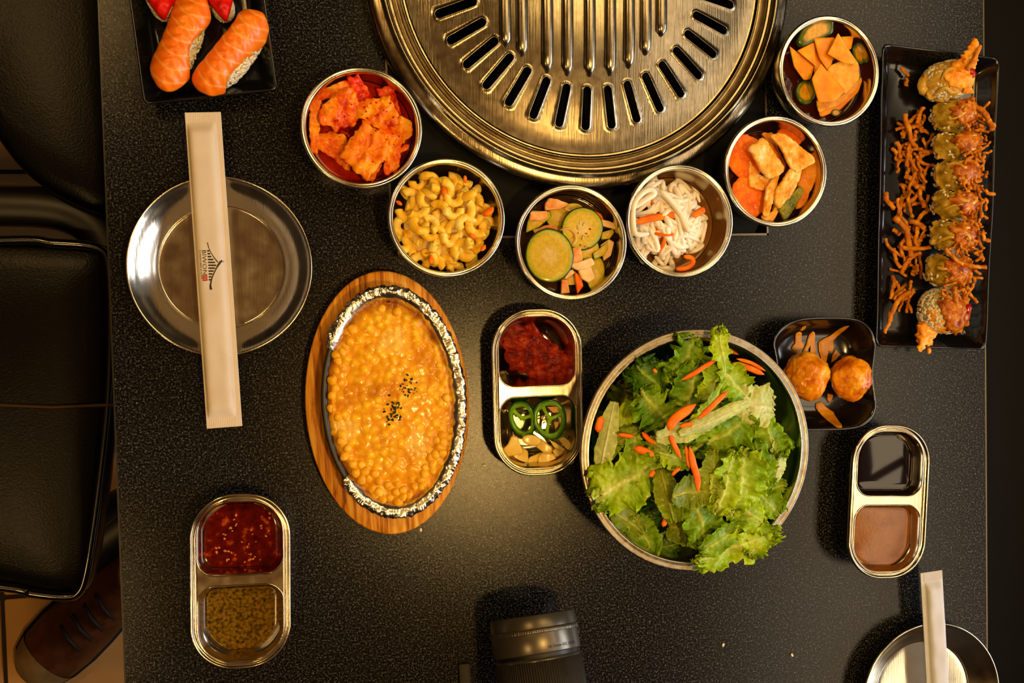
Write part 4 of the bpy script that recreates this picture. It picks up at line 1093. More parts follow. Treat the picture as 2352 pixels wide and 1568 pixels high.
fz([(418, 1370), (480, 1300), (560, 1236), (582, 1262), (540, 1350), (460, 1470)], .0265, .0038, GPEP, 'green_pepper_slice', 'green chili piece at the bottom right of the fish cake bowl', 'pepper', .0008, (0, 0), 12)

# ================================================================== ORANGE PICKLED TRIANGLES
liquid(cO, .016, sauce_mat('soy_pickle_brine', ['#200a02', '#3c1404', '#5a2006'], 40, .06), 'soy_brine', 'dark red brown soy brine in the pickle bowl')
OT = food('orange_pickle', ['#cc6802', '#e88a06', '#f29c10', '#f8b028'], 60, .3, .2, bump=.3, bscale=420, coat=.45, bdist=.0005)
OTL = food('pale_orange_pickle', ['#dc8010', '#f0a428', '#f8c050'], 130, .3, .2, bump=.3, bscale=420, coat=.45, bdist=.0005)
JAL = attrmat('jalapeno', .18, .1, .2, 400, .9, .15)
def oz(poly, z, th, mt, name, lab, cat, am=.0006, tilt=(0, 0), i=0, **k):
    fn = lambda x, y: tilt[0] * x + tilt[1] * y + am * math.sin(x * 120 + i)
    kw = dict(seed=i + 60, grow=1.10); kw.update(k)
    return px_piece(name, Zm(*FZ, poly), TZ + z, th, mt, lab, cat, 'pieces in the orange pickle bowl', fn=fn, **kw)
def jtint(V, E):
    c = mixc('#d8a012', '#c88c10', .5 + .5 * np.sin(V[:, 0] * 1500)); c = mixc(c, lin('#55600c')[:3], sstep(.5, .72, E)); return mixc(c, lin('#20300a')[:3], sstep(.8, .97, E))
oz([(548, 225), (575, 150), (640, 95), (715, 72), (780, 105), (785, 170), (720, 205), (640, 235), (575, 262)], .0270, .005, JAL, 'jalapeno_slice', 'big dark green chili ring end at the top of the pickle bowl', 'pepper', 0, (0, .15), 1, tint=jtint)
oz(ell(600, 580, 66, 82), .0175, .004, JAL, 'jalapeno_slice', 'chili slice sunk at the lower left of the pickle bowl', 'pepper', 0, (0, 0), 2, tint=jtint)
oz(ell(962, 320, 32, 70, 20), .021, .004, JAL, 'jalapeno_slice', 'chili slice at the right behind the orange triangles', 'pepper', 0, (0, 0), 3, tint=jtint)
oz(ell(808, 722, 32, 24), .020, .003, JAL, 'jalapeno_slice', 'tiny chili tip at the bottom of the pickle bowl', 'pepper', 0, (0, 0), 4, tint=jtint)
tri = [([(690, 640), (860, 610), (985, 500), (960, 580), (850, 690), (715, 745)], .0200, 'lowest fanned slice at the bottom of the orange pickles', OT),
       ([(690, 630), (860, 600), (982, 478), (970, 545), (850, 660), (705, 715)], .0216, 'second fanned slice from the bottom of the orange pickles', OTL),
       ([(500, 268), (580, 330), (655, 400), (632, 480), (590, 485), (530, 400)], .0235, 'leftmost reddish orange pickle wedge', OT),
       ([(553, 292), (660, 235), (668, 395)], .0260, 'orange pickle triangle right of the leftmost wedge', OT),
       ([(665, 250), (700, 330), (740, 420), (690, 470), (664, 440)], .0245, 'orange pickle slice between the left triangles and the centre', OT),
       ([(665, 212), (800, 206), (795, 330), (760, 425), (700, 340)], .0280, 'wide orange pickle triangle at the upper centre', OT),
       ([(850, 198), (935, 192), (918, 275), (880, 290)], .0265, 'orange pickle corner pointing to the upper right', OT),
       ([(780, 400), (870, 360), (962, 380), (970, 480), (880, 580), (760, 435)], .0288, 'pale orange pickle slice at the right of the heap', OTL),
       ([(712, 388), (780, 470), (868, 566), (800, 632), (700, 640), (655, 490)], .0312, 'large orange pickle triangle in front', OT),
       ([(832, 178), (880, 260), (960, 378), (870, 372), (764, 312)], .0328, 'topmost pale orange pickle triangle pointing up', OTL)]
for i, (poly, z, lab, mt) in enumerate(tri): oz(poly, z, .0016, mt, 'pickle_triangle', lab, 'pickle', .0004, (0, 0), 10 + i, N=60)
scatter_flakes(1905, 165, 85, TZ + .0165, 20, 'small pale seed floating in the soy brine', 'seeds in the soy brine', mesh=sm, name='chili_seed', cat='seed')

# ================================================================== MIDDLE TRAY: PASTE, CHILI, GARLIC
MZ = ((1110, 690), 3.732)
PASTE = food('red_pepper_paste', ['#380600', '#6c1200', '#8c2002', '#b84410'], 130, .32, .05, bump=.6, bscale=500, coat=.3, detail=6, bdist=.001)
outl_ = 1; outl = Zm(*MZ, [(180, 250), (190, 190), (240, 185), (300, 195), (340, 240), (370, 225), (400, 160), (430, 210), (450, 240), (520, 320), (620, 385), (720, 470), (735, 530), (680, 620), (600, 670), (530, 665), (470, 685), (390, 640), (250, 580), (200, 500), (172, 370)])
wl = np.array([P(x, y, TZ + .010)[:2] for x, y in outl]); c_ = wl.mean(0)
V, F, E = slab(wl - c_, .006, lambda x, y: .0024 * nz(x, y, 1, 120) + .0020 * nz(x, y, 2, 260) + .0010 * nz(x, y, 3, 560), N=150, rings=tuple(np.concatenate([[1, .99], np.linspace(.97, .04, 34)])), dome=.010, rough_edge=.12)
o = obj('pepper_paste', V, F, PASTE, None, (c_[0], c_[1], TZ + .0105)); tag(o, 'lumpy mound of dark red pepper paste in the middle tray', 'sauce')
GRN = attrmat('green_chili', .2, .1, .15, 400, .7, .12)
def chili_ring(cx, cy, rx, ry, z, label, sep, tilt=(0, 0, 0), h=.0055):
    c = P(cx, cy, TZ + z); s_ = .00034; A, B = rx * s_, ry * s_
    t_ = thing('chili_ring', label, 'chili', c, 0, 'green chili rings in the middle tray'); t_.rotation_euler = tilt
    n = 64; q = np.arange(n) * 2 * PI / n; wob = 1 + .03 * np.sin(3 * q)
    def R_(k, z): return np.column_stack([A * k * wob * np.cos(q), B * k * wob * np.sin(q), np.full(n, z)])
    V, F = loft([R_(1, -h / 2 + .0006), R_(1.01, 0), R_(1, h / 2 - .0006), R_(.975, h / 2), R_(.72, h / 2), R_(.69, h / 2 - .0008), R_(.69, -h / 2 + .0006), R_(.72, -h / 2), R_(.97, -h / 2), R_(1, -h / 2 + .0006)])
    E = np.concatenate([np.full(n, v) for v in (1, 1, 1, .96, .4, .3, .3, .4, .9, 1)])
    tint = mixc('#74b010', '#184806', sstep(.6, .97, E))
    obj('rind', V, F, GRN, t_, tint=tint)
    for a_ in sep:
        p = np.array([(A * .74 * math.cos(a_) * k, B * .74 * math.sin(a_) * k, .0002) for k in np.linspace(0, 1, 6)])
        V, F = tube(p, [.0022, .0018, .0015, .0014, .0016, .0024], 10); obj('membrane', V, F, GRN, t_, tint=mixc('#84b41a', '#84b41a', np.zeros(len(V))))
    return t_
chili_ring(1200, 961, 30, 45, .013, 'green chili ring at the left, partly under its neighbour', (.1, 2.4), (.1, -.35, .2))
chili_ring(1262, 962, 39, 47, .017, 'large green chili ring lying on top with pale membranes', (.15, 1.9, 4.2), (0, -.12, .2))
GAR = food('garlic', ['#dcb03c', '#f0cc64', '#fae698'], 50, .3, .3, bump=.12, bscale=250, coat=.35)
def mzp(poly, z, th, lab, i, tilt=(0, 0), mt=None, name='garlic_slice', cat='garlic', am=.0006):
    fn = lambda x, y: tilt[0] * x + tilt[1] * y + am * math.sin(x * 200 + i)
    return px_piece(name, Zm(*MZ, poly), TZ + z + .0035, th, mt or GAR, lab, cat, 'garlic slices in the middle tray' if mt is None else None, fn=fn, seed=i)
mzp([(210, 1330), (290, 1370), (300, 1400), (230, 1360)], .008, .003, 'garlic sliver under the leftmost garlic slice', 1)
mzp([(310, 1240), (380, 1290), (385, 1400), (335, 1425), (240, 1360), (210, 1330)], .011, .003, 'garlic slice below the leftmost triangular slice', 2)
mzp([(400, 1340), (500, 1300), (490, 1350), (420, 1410), (340, 1430)], .011, .003, 'curved garlic slice at the bottom left of the garlic', 3)
mzp([(172, 1275), (215, 1230), (240, 1165), (290, 1170), (340, 1310), (270, 1325), (200, 1335)], .0160, .003, 'leftmost triangular garlic slice', 4, (.1, .1))
mzp(ell(545, 1360, 78, 62), .0125, .0035, 'round garlic slice at the bottom of the garlic', 5)
mzp([(500, 1400), (600, 1400), (600, 1470), (560, 1485), (500, 1440)], .009, .003, 'garlic tip touching the lower tray wall', 6)
mzp([(640, 1240), (700, 1290), (670, 1370), (620, 1330), (590, 1290)], .012, .003, 'garlic slice in the lower right of the garlic', 7)
mzp([(690, 1170), (730, 1200), (785, 1295), (760, 1300), (700, 1260), (650, 1185)], .014, .003, 'garlic slice at the far right of the garlic', 8, (.2, 0))
mzp([(700, 1270), (760, 1290), (778, 1380), (745, 1405), (720, 1360)], .0105, .003, 'garlic slice in the right corner of the compartment', 9)
mzp([(560, 1188), (620, 1220), (700, 1270), (690, 1290), (610, 1260)], .0165, .003, 'pointed garlic slice right of the long one', 10)
mzp([(450, 1190), (500, 1185), (590, 1260), (580, 1305), (530, 1310), (455, 1255)], .0165, .0036, 'long garlic slice in the middle of the garlic', 11)
mzp(ell(415, 1197, 78, 44, -8), .0185, .0034, 'oval garlic slice leaning on the green chili', 12)
NUT = food('peanut_bit', ['#b87838', '#d8a060'], 100, .5)
mzp([(548, 912), (635, 908), (638, 955), (600, 962), (575, 940)], .0185, .002, 'larger peanut bit on the upper right of the chili ring', 13, mt=NUT, name='peanut_bit', cat='nut')
mzp([(602, 1040), (645, 1038), (640, 1070), (615, 1102)], .0175, .002, 'smaller peanut bit on the right of the chili ring', 14, mt=NUT, name='peanut_bit', cat='nut')
for x, y, a_ in ((505, 1000, .9), (525, 1018, .6), (520, 1045, .5)):
    o = link('chili_seed', sdm, None, P(*Zm(*MZ, [(x, y)])[0], TZ + .0145), (0, 0, a_)); o.scale = (.75,) * 3; tag(o, 'pale seed inside the larger green chili ring', 'seed', 'seeds inside the chili ring')

# ================================================================== GLAZED BALLS
BALL = food('glazed_fried_ball', ['#8a3802', '#c46204', '#e08a0c', '#f0ae30', '#f6d078'], 45, .2, .06, bump=.6, bscale=160, coat=.6, detail=5, bdist=.0012)
for (x, y, r, z), lab, sd in (((1851, 864, .0187, .0195), 'glazed golden fried ball nearer the salad bowl', 3), ((1953, 868, .0170, .0185), 'glazed golden fried ball at the right of the black bowl', 8)):
    o = obj('fried_ball', *blob(r, 5, .14, 1.8, sd, (1, 1.06, .85), .055), BALL, None, P(x, y, TZ + z)); tag(o, lab, 'fried ball', 'fried balls in the black bowl')
SP = sauce_mat('spicy_mayonnaise', ['#a86408', '#c07c10', '#cc8a1c'], 90, .2, bump=.2, bscale=300)
def bowl_floor(X, Y):
    """height of the black bowl's inner surface at a world point"""
    v = np.array([X - cD[0], Y - cD[1]]); a_ = np.arctan2(v[1], v[0]); A = np.arctan2(wp[:, 1], wp[:, 0]); k = np.linalg.norm(v) / np.linalg.norm(wp[np.argmin(np.abs(np.angle(np.exp(1j * (A - a_)))))])
    return float(np.interp(k, [.2, .55, .68, .76, .86, .94], [.0029, .003, .0038, .0062, .0125, .022]))
DZm = ((1760, 710), 5.225)
for poly, lab in (([(345, 290), (380, 272), (420, 290), (425, 380), (455, 430), (440, 480), (380, 500), (310, 480), (320, 440), (350, 410)], 'sauce smear above the left fried ball'),
                  ([(415, 210), (440, 196), (468, 215), (462, 250), (435, 262), (415, 245)], 'small round sauce drop at the top of the black bowl'),
                  ([(510, 310), (545, 265), (580, 300), (585, 420), (600, 500), (560, 560), (520, 540), (545, 470), (520, 420), (470, 540), (430, 530), (480, 430)], 'forked sauce streak between the sauce drop and the balls'),
                  ([(640, 400), (700, 355), (780, 320), (870, 215), (925, 200), (900, 270), (810, 370), (820, 480), (780, 530), (750, 480), (735, 600), (720, 680), (680, 600), (645, 500)], 'long branching sauce streak right of the others'),
                  ([(650, 1140), (720, 1115), (760, 1180), (840, 1240), (840, 1350), (800, 1405), (750, 1390), (700, 1290), (640, 1190)], 'oval sauce streak below the fried balls'),
                  ([(830, 480), (885, 540), (840, 600), (780, 640), (790, 560)], 'sauce patch touching the right fried ball'),
                  ([(735, 1010), (800, 1030), (790, 1080), (750, 1120), (730, 1080)], 'thin sauce patch right under the fried balls')):
    zz_ = float(np.mean([bowl_floor(*P(*q, TZ + .008)[:2]) for q in Zm(*DZm, poly)])); c_ = np.mean([P(*q, TZ + zz_ + .0012)[:2] for q in Zm(*DZm, poly)], axis=0)
    px_piece('sauce_smear', Zm(*DZm, poly), TZ + zz_ + .0012, .0016, SP, 'orange brown ' + lab, 'sauce', 'sauce smears in the black bowl', N=60, grow=1.05, fn=(lambda zz_, c_: (lambda x, y: bowl_floor(x + c_[0], y + c_[1]) - zz_))(zz_, c_))

# ================================================================== NIGIRI
SAL = None
def salmon_mat():
    m, nt, b = nmat('raw_salmon')
    tc = node(nt, 'ShaderNodeTexCoord'); at = node(nt, 'ShaderNodeAttribute', attribute_name='stripe')
    n1 = node(nt, 'ShaderNodeTexNoise', Scale=90, Detail=3); nt.links.new(tc.outputs['Object'], n1.inputs['Vector'])
    base = ramp(nt, n1.outputs['Fac'], [(.3, '#ee6c00'), (.6, '#f67e02'), (.75, '#fa9210')])
    mx = node(nt, 'ShaderNodeMix'); mx.data_type = 'RGBA'; mx.inputs[7].default_value = lin('#fab45c')
    nt.links.new(at.outputs['Fac'], mx.inputs[0]); nt.links.new(base, mx.inputs[6]); nt.links.new(mx.outputs[2], b.inputs['Base Color'])
    b.inputs['Roughness'].default_value = .38; b.inputs['Coat Weight'].default_value = .12; b.inputs['Coat Roughness'].default_value = .15
    b.inputs['Subsurface Weight'].default_value = .25; b.inputs['Subsurface Radius'].default_value = (1, .4, .2); b.inputs['Subsurface Scale'].default_value = .004
    bm = node(nt, 'ShaderNodeBump', Strength=.25, Distance=.0008); n2 = node(nt, 'ShaderNodeTexNoise', Scale=350); nt.links.new(tc.outputs['Object'], n2.inputs['Vector'])
    nt.links.new(n2.outputs['Fac'], bm.inputs['Height']); nt.links.new(bm.outputs[0], b.inputs['Normal']); return m
SALM = salmon_mat()
RICE = food('sushi_rice', ['#d8c9a8', '#ebdfc4', '#f2ead6'], 300, .35, .3, bump=.1, coat=.3)
TUNA = food('raw_tuna', ['#a00400', '#cc1006', '#dc2014'], 60, .35, .1, bump=.2, bscale=300, coat=.15, stretch=(1, 3, 1))
def rice_grains(pts_fn, n, seed, s_=1.0, mat=RICE):
    """a packed skin of rice grains over a surface; pts_fn(u,v) -> point, normal"""
    r_ = random.Random(seed); a = Acc(); bV, bF = blob(.0026 * s_, 1, .02, squash=(1, .46, .42)); bV = np.array(bV)
    for i in range(n):
        p, nrm = pts_fn(r_.random(), r_.random())
        nrm = Vector(nrm).normalized(); q = nrm.to_track_quat('Z', 'Y').to_matrix() @ Matrix.Rotation(r_.uniform(0, 6.28), 3, 'Z') @ Matrix.Rotation(r_.uniform(-.4, .4), 3, 'Y')
        a.add((bV @ np.array(q).T + np.array(p), bF))
    return a
def ellip_fn(rx, ry, rz, zc=0, lo=-.9, c=(0, 0)):
    def f(u, v):
        a_ = u * 2 * PI; z = lo + (1 - lo) * v; k = math.sqrt(max(0, 1 - z * z)); x, y = k * math.cos(a_), k * math.sin(a_)
        x, y = np.sign(x) * abs(x) ** .8, np.sign(y) * abs(y) ** .8
        return (c[0] + x * rx, c[1] + y * ry, zc + z * rz), (x / rx, y / ry, z / rz)
    return f
def nigiri(poly, label, cat, mt, rice_shift, zt=.034, sd=1, stripes=True, axis=None):
    w = np.array([P(x, y, TZ + zt)[:2] for x, y in poly]); c = w.mean(0); w = w - c
    cov = np.cov(w.T); ev, U = np.linalg.eigh(cov); ax_ = U[:, 1]; L_ = (w @ ax_).max() - (w @ ax_).min(); W_ = (w @ U[:, 0]).max() - (w @ U[:, 0]).min()
    rz = math.atan2(ax_[1], ax_[0]); Rm = np.array([[math.cos(-rz), -math.sin(-rz)], [math.sin(-rz), math.cos(-rz)]]); lw = w @ Rm.T
    t_ = thing('nigiri_sushi', label, cat, (c[0], c[1], TZ + .0042), rz, 'nigiri sushi on the square black plate')
    fn = lambda x, y: -.010 * (abs(y) / (W_ / 2)) ** 2.4 - .007 * (abs(x) / (L_ / 2)) ** 3 + .0004 * math.sin((x + .6 * abs(y)) * 2 * PI / .0085)
    V, F, E = slab(lw, .0058, fn, N=170, noise=.0004, nscale=120, seed=sd, grow=1.03, rings=tuple(np.concatenate([[1, .99], np.linspace(.97, .03, 40)])))
    V = np.array(V); V[:, 2] += zt - .0042 - .003
    me = mesh_of('fish_slice', V, F, mt)
    if stripes:
        at = me.attributes.new('stripe', 'FLOAT', 'POINT'); s_ = []
        for x, y, z in V:
            ph = (x - 2.2 * (y / W_) ** 2 * W_ * .55 + .0012 * nz(x, y, sd, 130)) / .0100
            s_.append(float(sstep(.80, 1, math.cos(2 * PI * ph))) * .62)
        at.data.foreach_set('value', s_)
    link('fish_slice', me, t_)
    rh = (zt - .012) / 2
    sx_, sy_ = rice_shift
    rc_ = obj('rice_core', *blob(1, 3, .03, 3, sd, (L_ * .36, W_ * .36, rh)), RICE, t_, (sx_, sy_, rh + .001))
    a = rice_grains(ellip_fn(L_ * .37, W_ * .37, rh, rh + .001, -.8, rice_shift), 420, sd); r_o = a.obj('rice_grains', RICE, rc_, (-sx_, -sy_, -rh - .001)); r_o['kind'] = 'stuff'
    return t_
SZ1 = ((200, 0), 3.734)
nigiri(Zm(*SZ1, [(740, -80), (1000, -80), (1030, 30), (1050, 120), (1025, 190), (960, 260), (900, 330), (865, 400), (862, 480), (870, 560), (860, 640), (780, 720), (680, 765), (600, 720), (530, 600), (515, 510), (560, 420), (610, 330), (640, 250), (690, 130), (715, 0)]),
       'orange salmon nigiri at the left of the square black plate', 'sushi', SALM, (0, 0), sd=2)
nigiri(Zm(*SZ1, [(1290, 80), (1330, 50), (1420, 65), (1500, 75), (1550, 200), (1530, 310), (1450, 400), (1340, 490), (1250, 580), (1200, 650), (1170, 760), (1060, 790), (950, 750), (880, 650), (900, 570), (1000, 470), (1080, 380), (1160, 280), (1220, 220), (1270, 140)]),
       'orange salmon nigiri with white rice showing at its right side', 'sushi', SALM, (.001, -.0045), sd=5)
nigiri(Zm(*SZ1, [(430, -260), (690, -240), (760, -60), (700, 60), (655, 150), (600, 110), (520, 0), (440, -140)]), 'dark red tuna nigiri left of the salmon, cut by the frame', 'sushi', TUNA, (0, 0), .030, 7, False)
nigiri(Zm(*SZ1, [(980, -260), (1220, -230), (1250, -80), (1225, 60), (1190, 165), (1130, 110), (1040, 0), (990, -120)]), 'bright red tuna nigiri between the two salmon pieces', 'sushi', TUNA, (0, 0), .030, 9, False)

# ================================================================== CRUNCHY ROLL ON THE LONG PLATE
FRY = food('crispy_onion', ['#804004', '#b46408', '#d0800e', '#e09c28'], 160, .5, .0, bump=.9, bscale=420, coat=.1, bdist=.001)
TEMP = food('shrimp_tempura', ['#cc5e04', '#ec8c10', '#f4ac34', '#f8cc70'], 90, .35, .15, bump=.9, bscale=300, coat=.3, bdist=.0015)
AVO = food('avocado', ['#54400a', '#8a6c14', '#b08c28', '#ccac50'], 130, .3, .1, bump=.6, bscale=200, coat=.4)
EEL = food('seared_fish', ['#5a1c00', '#944008', '#c47014', '#e0a448'], 130, .25, .05, bump=.6, bscale=300, coat=.4, detail=5)
NORI = plain('nori', '#0c0d08', .5)
YMAYO = sauce_mat('yellow_mayonnaise', ['#a87c1c', '#c89a34', '#dcb860'], 90, .25, bump=.2, bscale=120, sss=.15)
REDS = sauce_mat('red_hot_sauce', ['#8c1206', '#b02010'], 100, .12, bump=.2)
LG = ((2010, 80), 4.1263)
ctr = [((2177, 185), 62, 42, 15), ((2192, 262), 58, 34, 10), ((2197, 332), 58, 34, 6), ((2196, 400), 56, 34, 4), ((2193, 468), 56, 34, -4), ((2189, 540), 58, 36, -10), ((2177, 622), 56, 38, -12), ((2168, 714), 62, 48, -14)]
nm_ = ['topmost', 'second', 'third', 'fourth', 'fifth', 'sixth', 'seventh', 'bottommost']
rg = random.Random(31)
S0 = .000345
for i, ((px, py), hw_, hh_, rot) in enumerate(ctr):
    zt = .030; c = P(px, py, TZ + .020)
    t_ = thing('sushi_roll_piece', nm_[i] + ' piece of the crunchy roll on the long black plate', 'sushi', (c[0], c[1], TZ + .0038), math.radians(rot), 'pieces of the crunchy sushi roll')
    rx, ry, rz_ = hw_ * S0, hh_ * S0 * 1.10, .0140
    end = i in (0, 7)
    rc_ = obj('rice_core', *blob(1, 3, .07, 2.5, i, (rx * .92, ry * .92, rz_)), RICE, t_, (0, 0, rz_))
    g = rice_grains(ellip_fn(rx * .95, ry * .98, rz_ * 1.02, rz_, -.7), 70 if not end else 560, i + 3).obj('rice_grains', RICE, rc_, (0, 0, -rz_)); g['kind'] = 'stuff'
    # sauce-soaked green skin over the left half, seared slice over the right
    def dome(x, y): return rz_ * (1 + math.sqrt(max(.02, 1 - min(.97, (x / rx) ** 2 + (y / ry) ** 2 * .9)))) * 1.02
    if not end or i == 0:
        V, F, E = slab([(-rx * 1.0, -ry * .6), (-rx * .5, -ry * .98), (rx * .3, -ry * .8), (rx * .35, ry * .7), (-rx * .4, ry * .98), (-rx * 1.0, ry * .55)], .0030, lambda x, y: dome(x, y) + .0022 * nz(x, y, i, 170) + .001 * nz(x, y, i, 420), N=70, rough_edge=.2, seed=i)
        obj('avocado_slice' if i else 'seared_mayonnaise', V, F, AVO if i else YMAYO, t_)
    s1_ = 1 if i % 2 else .8
    V, F, E = slab([(-rx * .60, ry * .25), (-rx * .2, -ry * .70 * s1_), (rx * .7, -ry * .95), (rx * 1.08, -ry * .1), (rx * .85, ry * .85), (rx * .05, ry * .75)], .0034, lambda x, y: dome(x, y) + .0022 + .0022 * nz(x, y, i + 5, 190) + .0009 * nz(x, y, i, 480), N=70, rough_edge=.25, seed=i + 9)
    obj('seared_fish_slice', V, F, TEMP if i == 0 else EEL, t_)
    p = [(-rx * .5, ry * .9 - .002), (-rx * .1, ry * .35), (rx * .3, ry * .15), (rx * .8, ry * .5)]
    if not end: obj('nori_band', *tube([(x, y, dome(x, y) + .0006) for x, y in catmull(np.array(p), 5)], .0009, 6, 1.4), NORI, t_)
    for k in range(3 if not end else 2):
        a0 = rg.uniform(-rx * .9, rx * .1); b0 = rg.uniform(-ry * .6, ry * .6)
        pts = [(a0 + q * rx * .28, b0 + rg.uniform(-.3, .3) * ry) for q in range(4)]
        pts = [(x, y, dome(x, y) + .0030) for x, y in pts]
        q = catmull(np.array(pts), 5); obj('mayonnaise_drizzle', *tube(q, np.clip(.0017 * np.sin(np.linspace(.3, 2.8, len(q))) + .0014 * np.array([nz(*v, 160) for v in q]), .0005, .004), 10, .5), YMAYO, t_)
    if i in (0, 7):
        bx = .62 * rx if i == 0 else .55 * rx
        obj('hot_sauce_dot', *blob(.0034, 3, .25, 2, i, (.8, 1.2, .5)), REDS, t_, (bx, 0 if i == 0 else ry * .25, dome(bx, 0) + .0045))
    if i == 0:
        V, F = blob(1, 3, .15, 2, 4, (.0070, .0088, .004), .05); obj('mayonnaise_pool', V, F, YMAYO, t_, (-rx * .92, ry * .1, .014), (0, 0, -.5))
    if i == 7:
        V, F, E = slab([(-rx * .9, -ry * .1), (-rx * .4, -ry * .98), (rx * .2, -ry * .95), (rx * .8, -ry * .5), (rx * .5, -ry * .05)], .003, lambda x, y: dome(x, y) - .0005, N=60, rough_edge=.1); obj('crab_stick_slice', V, F, TEMP, t_)
# shrimp tempura tails sticking out of both ends
def spike(path, r, name, lab, z, mat=TEMP, group=None, cat='tempura', dz=None, k=12, lump=.45):
    p = np.array([P(x, y, TZ + z + (dz[i] if dz else 0)) for i, (x, y) in enumerate(path)]); c = p.mean(0); q = catmull(p - c, 10); n_ = len(q)
    rr = np.interp(np.linspace(0, 1, n_), np.linspace(0, 1, len(r)), r)
    V, F = tube(q, rr, k, .6)
    V = np.array([v + Vector(v - q[min(n_ - 1, j // k)] if j < n_ * k else (0, 0, 0)) * lump * nz(v[0], v[1], v[2], 330) for j, v in enumerate(V)])
    o = obj(name, V, F, mat, None, c); return tag(o, lab, cat, group)
spike([(2203, 165), (2218, 148), (2232, 125), (2238, 90)], [.0072, .0066, .0060, .0028], 'shrimp_tempura', 'golden tempura shrimp tail rising from the top of the roll', .030, dz=[-.004, 0, .002, .003], k=20, lump=.9)
spike([(2222, 160), (2236, 140), (2246, 118), (2252, 104)], [.0022, .0024, .0020, .0014], 'onion_strip', 'brown crisp strand leaning on the upper tempura tail', .037, FRY, None, 'crispy onion')
spike([(2130, 745), (2122, 775), (2112, 806)], [.0075, .0060, .0022], 'shrimp_tempura', 'forked tempura tail at the bottom left end of the roll', .018, k=20, lump=.8)
spike([(2140, 755), (2136, 785), (2133, 812)], [.0050, .0036, .0014], 'shrimp_tempura', 'narrow tempura tail tip at the bottom end of the roll', .016, k=16, lump=.8)
# fried onion strands
FM = []
for k in range(9):
    L_ = (.010, .014, .018, .022, .026, .012, .016, .020, .008)[k]; cv = (.2, .9, -.7, .5, -1.1, 1.4, -.3, .8, .1)[k]; n_ = 12
    p = []; x = y = 0; d = -cv / 2
    for j in range(n_): p.append((x, y, .0008 * math.sin(j * .9 + k))); d += cv / n_; x += L_ / n_ * math.cos(d); y += L_ / n_ * math.sin(d)
    p = np.array(p) - np.mean(p, 0); rr = np.array([.00155 * (1 + .45 * nz(j, k, 0, .9)) for j in range(n_)])
    V, F = tube(p, rr, 7, .75); V = np.array([v * (1 + .0) + np.array([nz(*v, 900), nz(v[1], v[0], v[2], 900), nz(v[2], v[0], v[1], 900)]) * .0003 for v in V])
    FM.append(mesh_of('crispy_onion_strand', V, F, FRY))
def fry(px, py, z, ang, k, s_=1., lab='crispy fried onion strand scattered left of the roll', grp='fried onion strands beside the roll', tilt=.25):
    o = link('crispy_onion_strand', FM[k], None, P(px, py, TZ + z), (rg.uniform(-tilt, tilt), rg.uniform(-tilt, tilt), math.radians(ang))); o.scale = (s_, s_ * rg.uniform(.85, 1.3), s_)
    return tag(o, lab, 'crispy onion', grp)
lane = [(2082, 270), (2090, 300), (2088, 350), (2090, 400), (2088, 450), (2080, 500), (2085, 540), (2080, 590), (2082, 640), (2075, 680)]
for L_ in range(3):
    for i in range(34 if L_ < 2 else 24):
        t0 = rg.random(); y = 262 + t0 * 440; cx = np.interp(y, [262, 350, 450, 550, 640, 700], [2098, 2098, 2092, 2088, 2080, 2066]); wdt = np.interp(y, [262, 330, 560, 700], [26, 40, 44, 26])
        if 625 < y < 650 and L_: continue
        fry(cx + rg.uniform(-wdt, wdt) * (1 - .15 * L_), y, .0052 + .0026 * L_, rg.gauss(90, 38), rg.randrange(9), rg.uniform(.8, 1.15))
for px, py, ang, k, s_, lab in ((2078, 165, -45, 0, 1., 'single crisp strand at the top left of the long plate'), (2082, 188, 80, 8, .9, 'tiny crisp strand below the top left one'), (2088, 300, -70, 3, 1.4, 'long bent crisp strand at the upper left'),
        (2062, 385, 80, 5, .9, 'short upright crisp strand by the left rim'), (2042, 462, -60, 1, 1.25, 'crisp strand touching the left plate rim'), (2080, 540, -62, 4, 1.6, 'longest curved crisp strand in the lower middle'), (2105, 570, 0, 3, 1.2, 'crisp strand lying level below the longest one'),
        (2050, 660, 78, 7, 1.1, 'upright crisp strand at the lower left'), (2062, 700, 55, 4, 1.3, 'crisp strand slanting at the lower left'), (2040, 740, 65, 3, 1., 'lowest crisp strand on the long plate')):
    fry(px, py, .0125 if k in (3, 4) else .008, ang, k, s_, lab, None)
for i in range(210):
    t0 = rg.random(); y = 235 + t0 * 450; cx = np.interp(y, [235, 300, 400, 500, 600, 700], [2236, 2246, 2242, 2240, 2226, 2205])
    fry(cx + max(-45, min(24, rg.gauss(-9, 20))), y, .0345 - .008 * rg.random(), rg.choice((70, 120, -40, 30, 0)) + rg.uniform(-30, 30), rg.choice((0, 1, 5, 6, 8, 8, 2)), rg.uniform(.6, .95), 'crispy fried onion strand piled on the right side of the roll', 'fried onion strands on top of the roll', .6)
for px, py, ang, k, s_, lab in ((2260, 265, -55, 4, 1.2, 'long crisp strand falling to the right at the top'), (2277, 282, -40, 0, 1.1, 'crisp strand end pointing at the right rim'), (2274, 443, -12, 1, 1., 'crisp strand sticking out to the right rim'), (2190, 590, -38, 3, 1.1, 'thick crisp strand across the seventh roll piece'),
        (2235, 610, -12, 3, 1.1, 'crisp strand pointing right from the seventh roll piece'), (2197, 690, -72, 3, 1.15, 'crisp strand lying on the bottommost roll piece'), (2262, 545, -50, 5, 1., 'crisp strand beside the sixth roll piece')):
    fry(px, py, .036, ang, k, s_, lab, None)
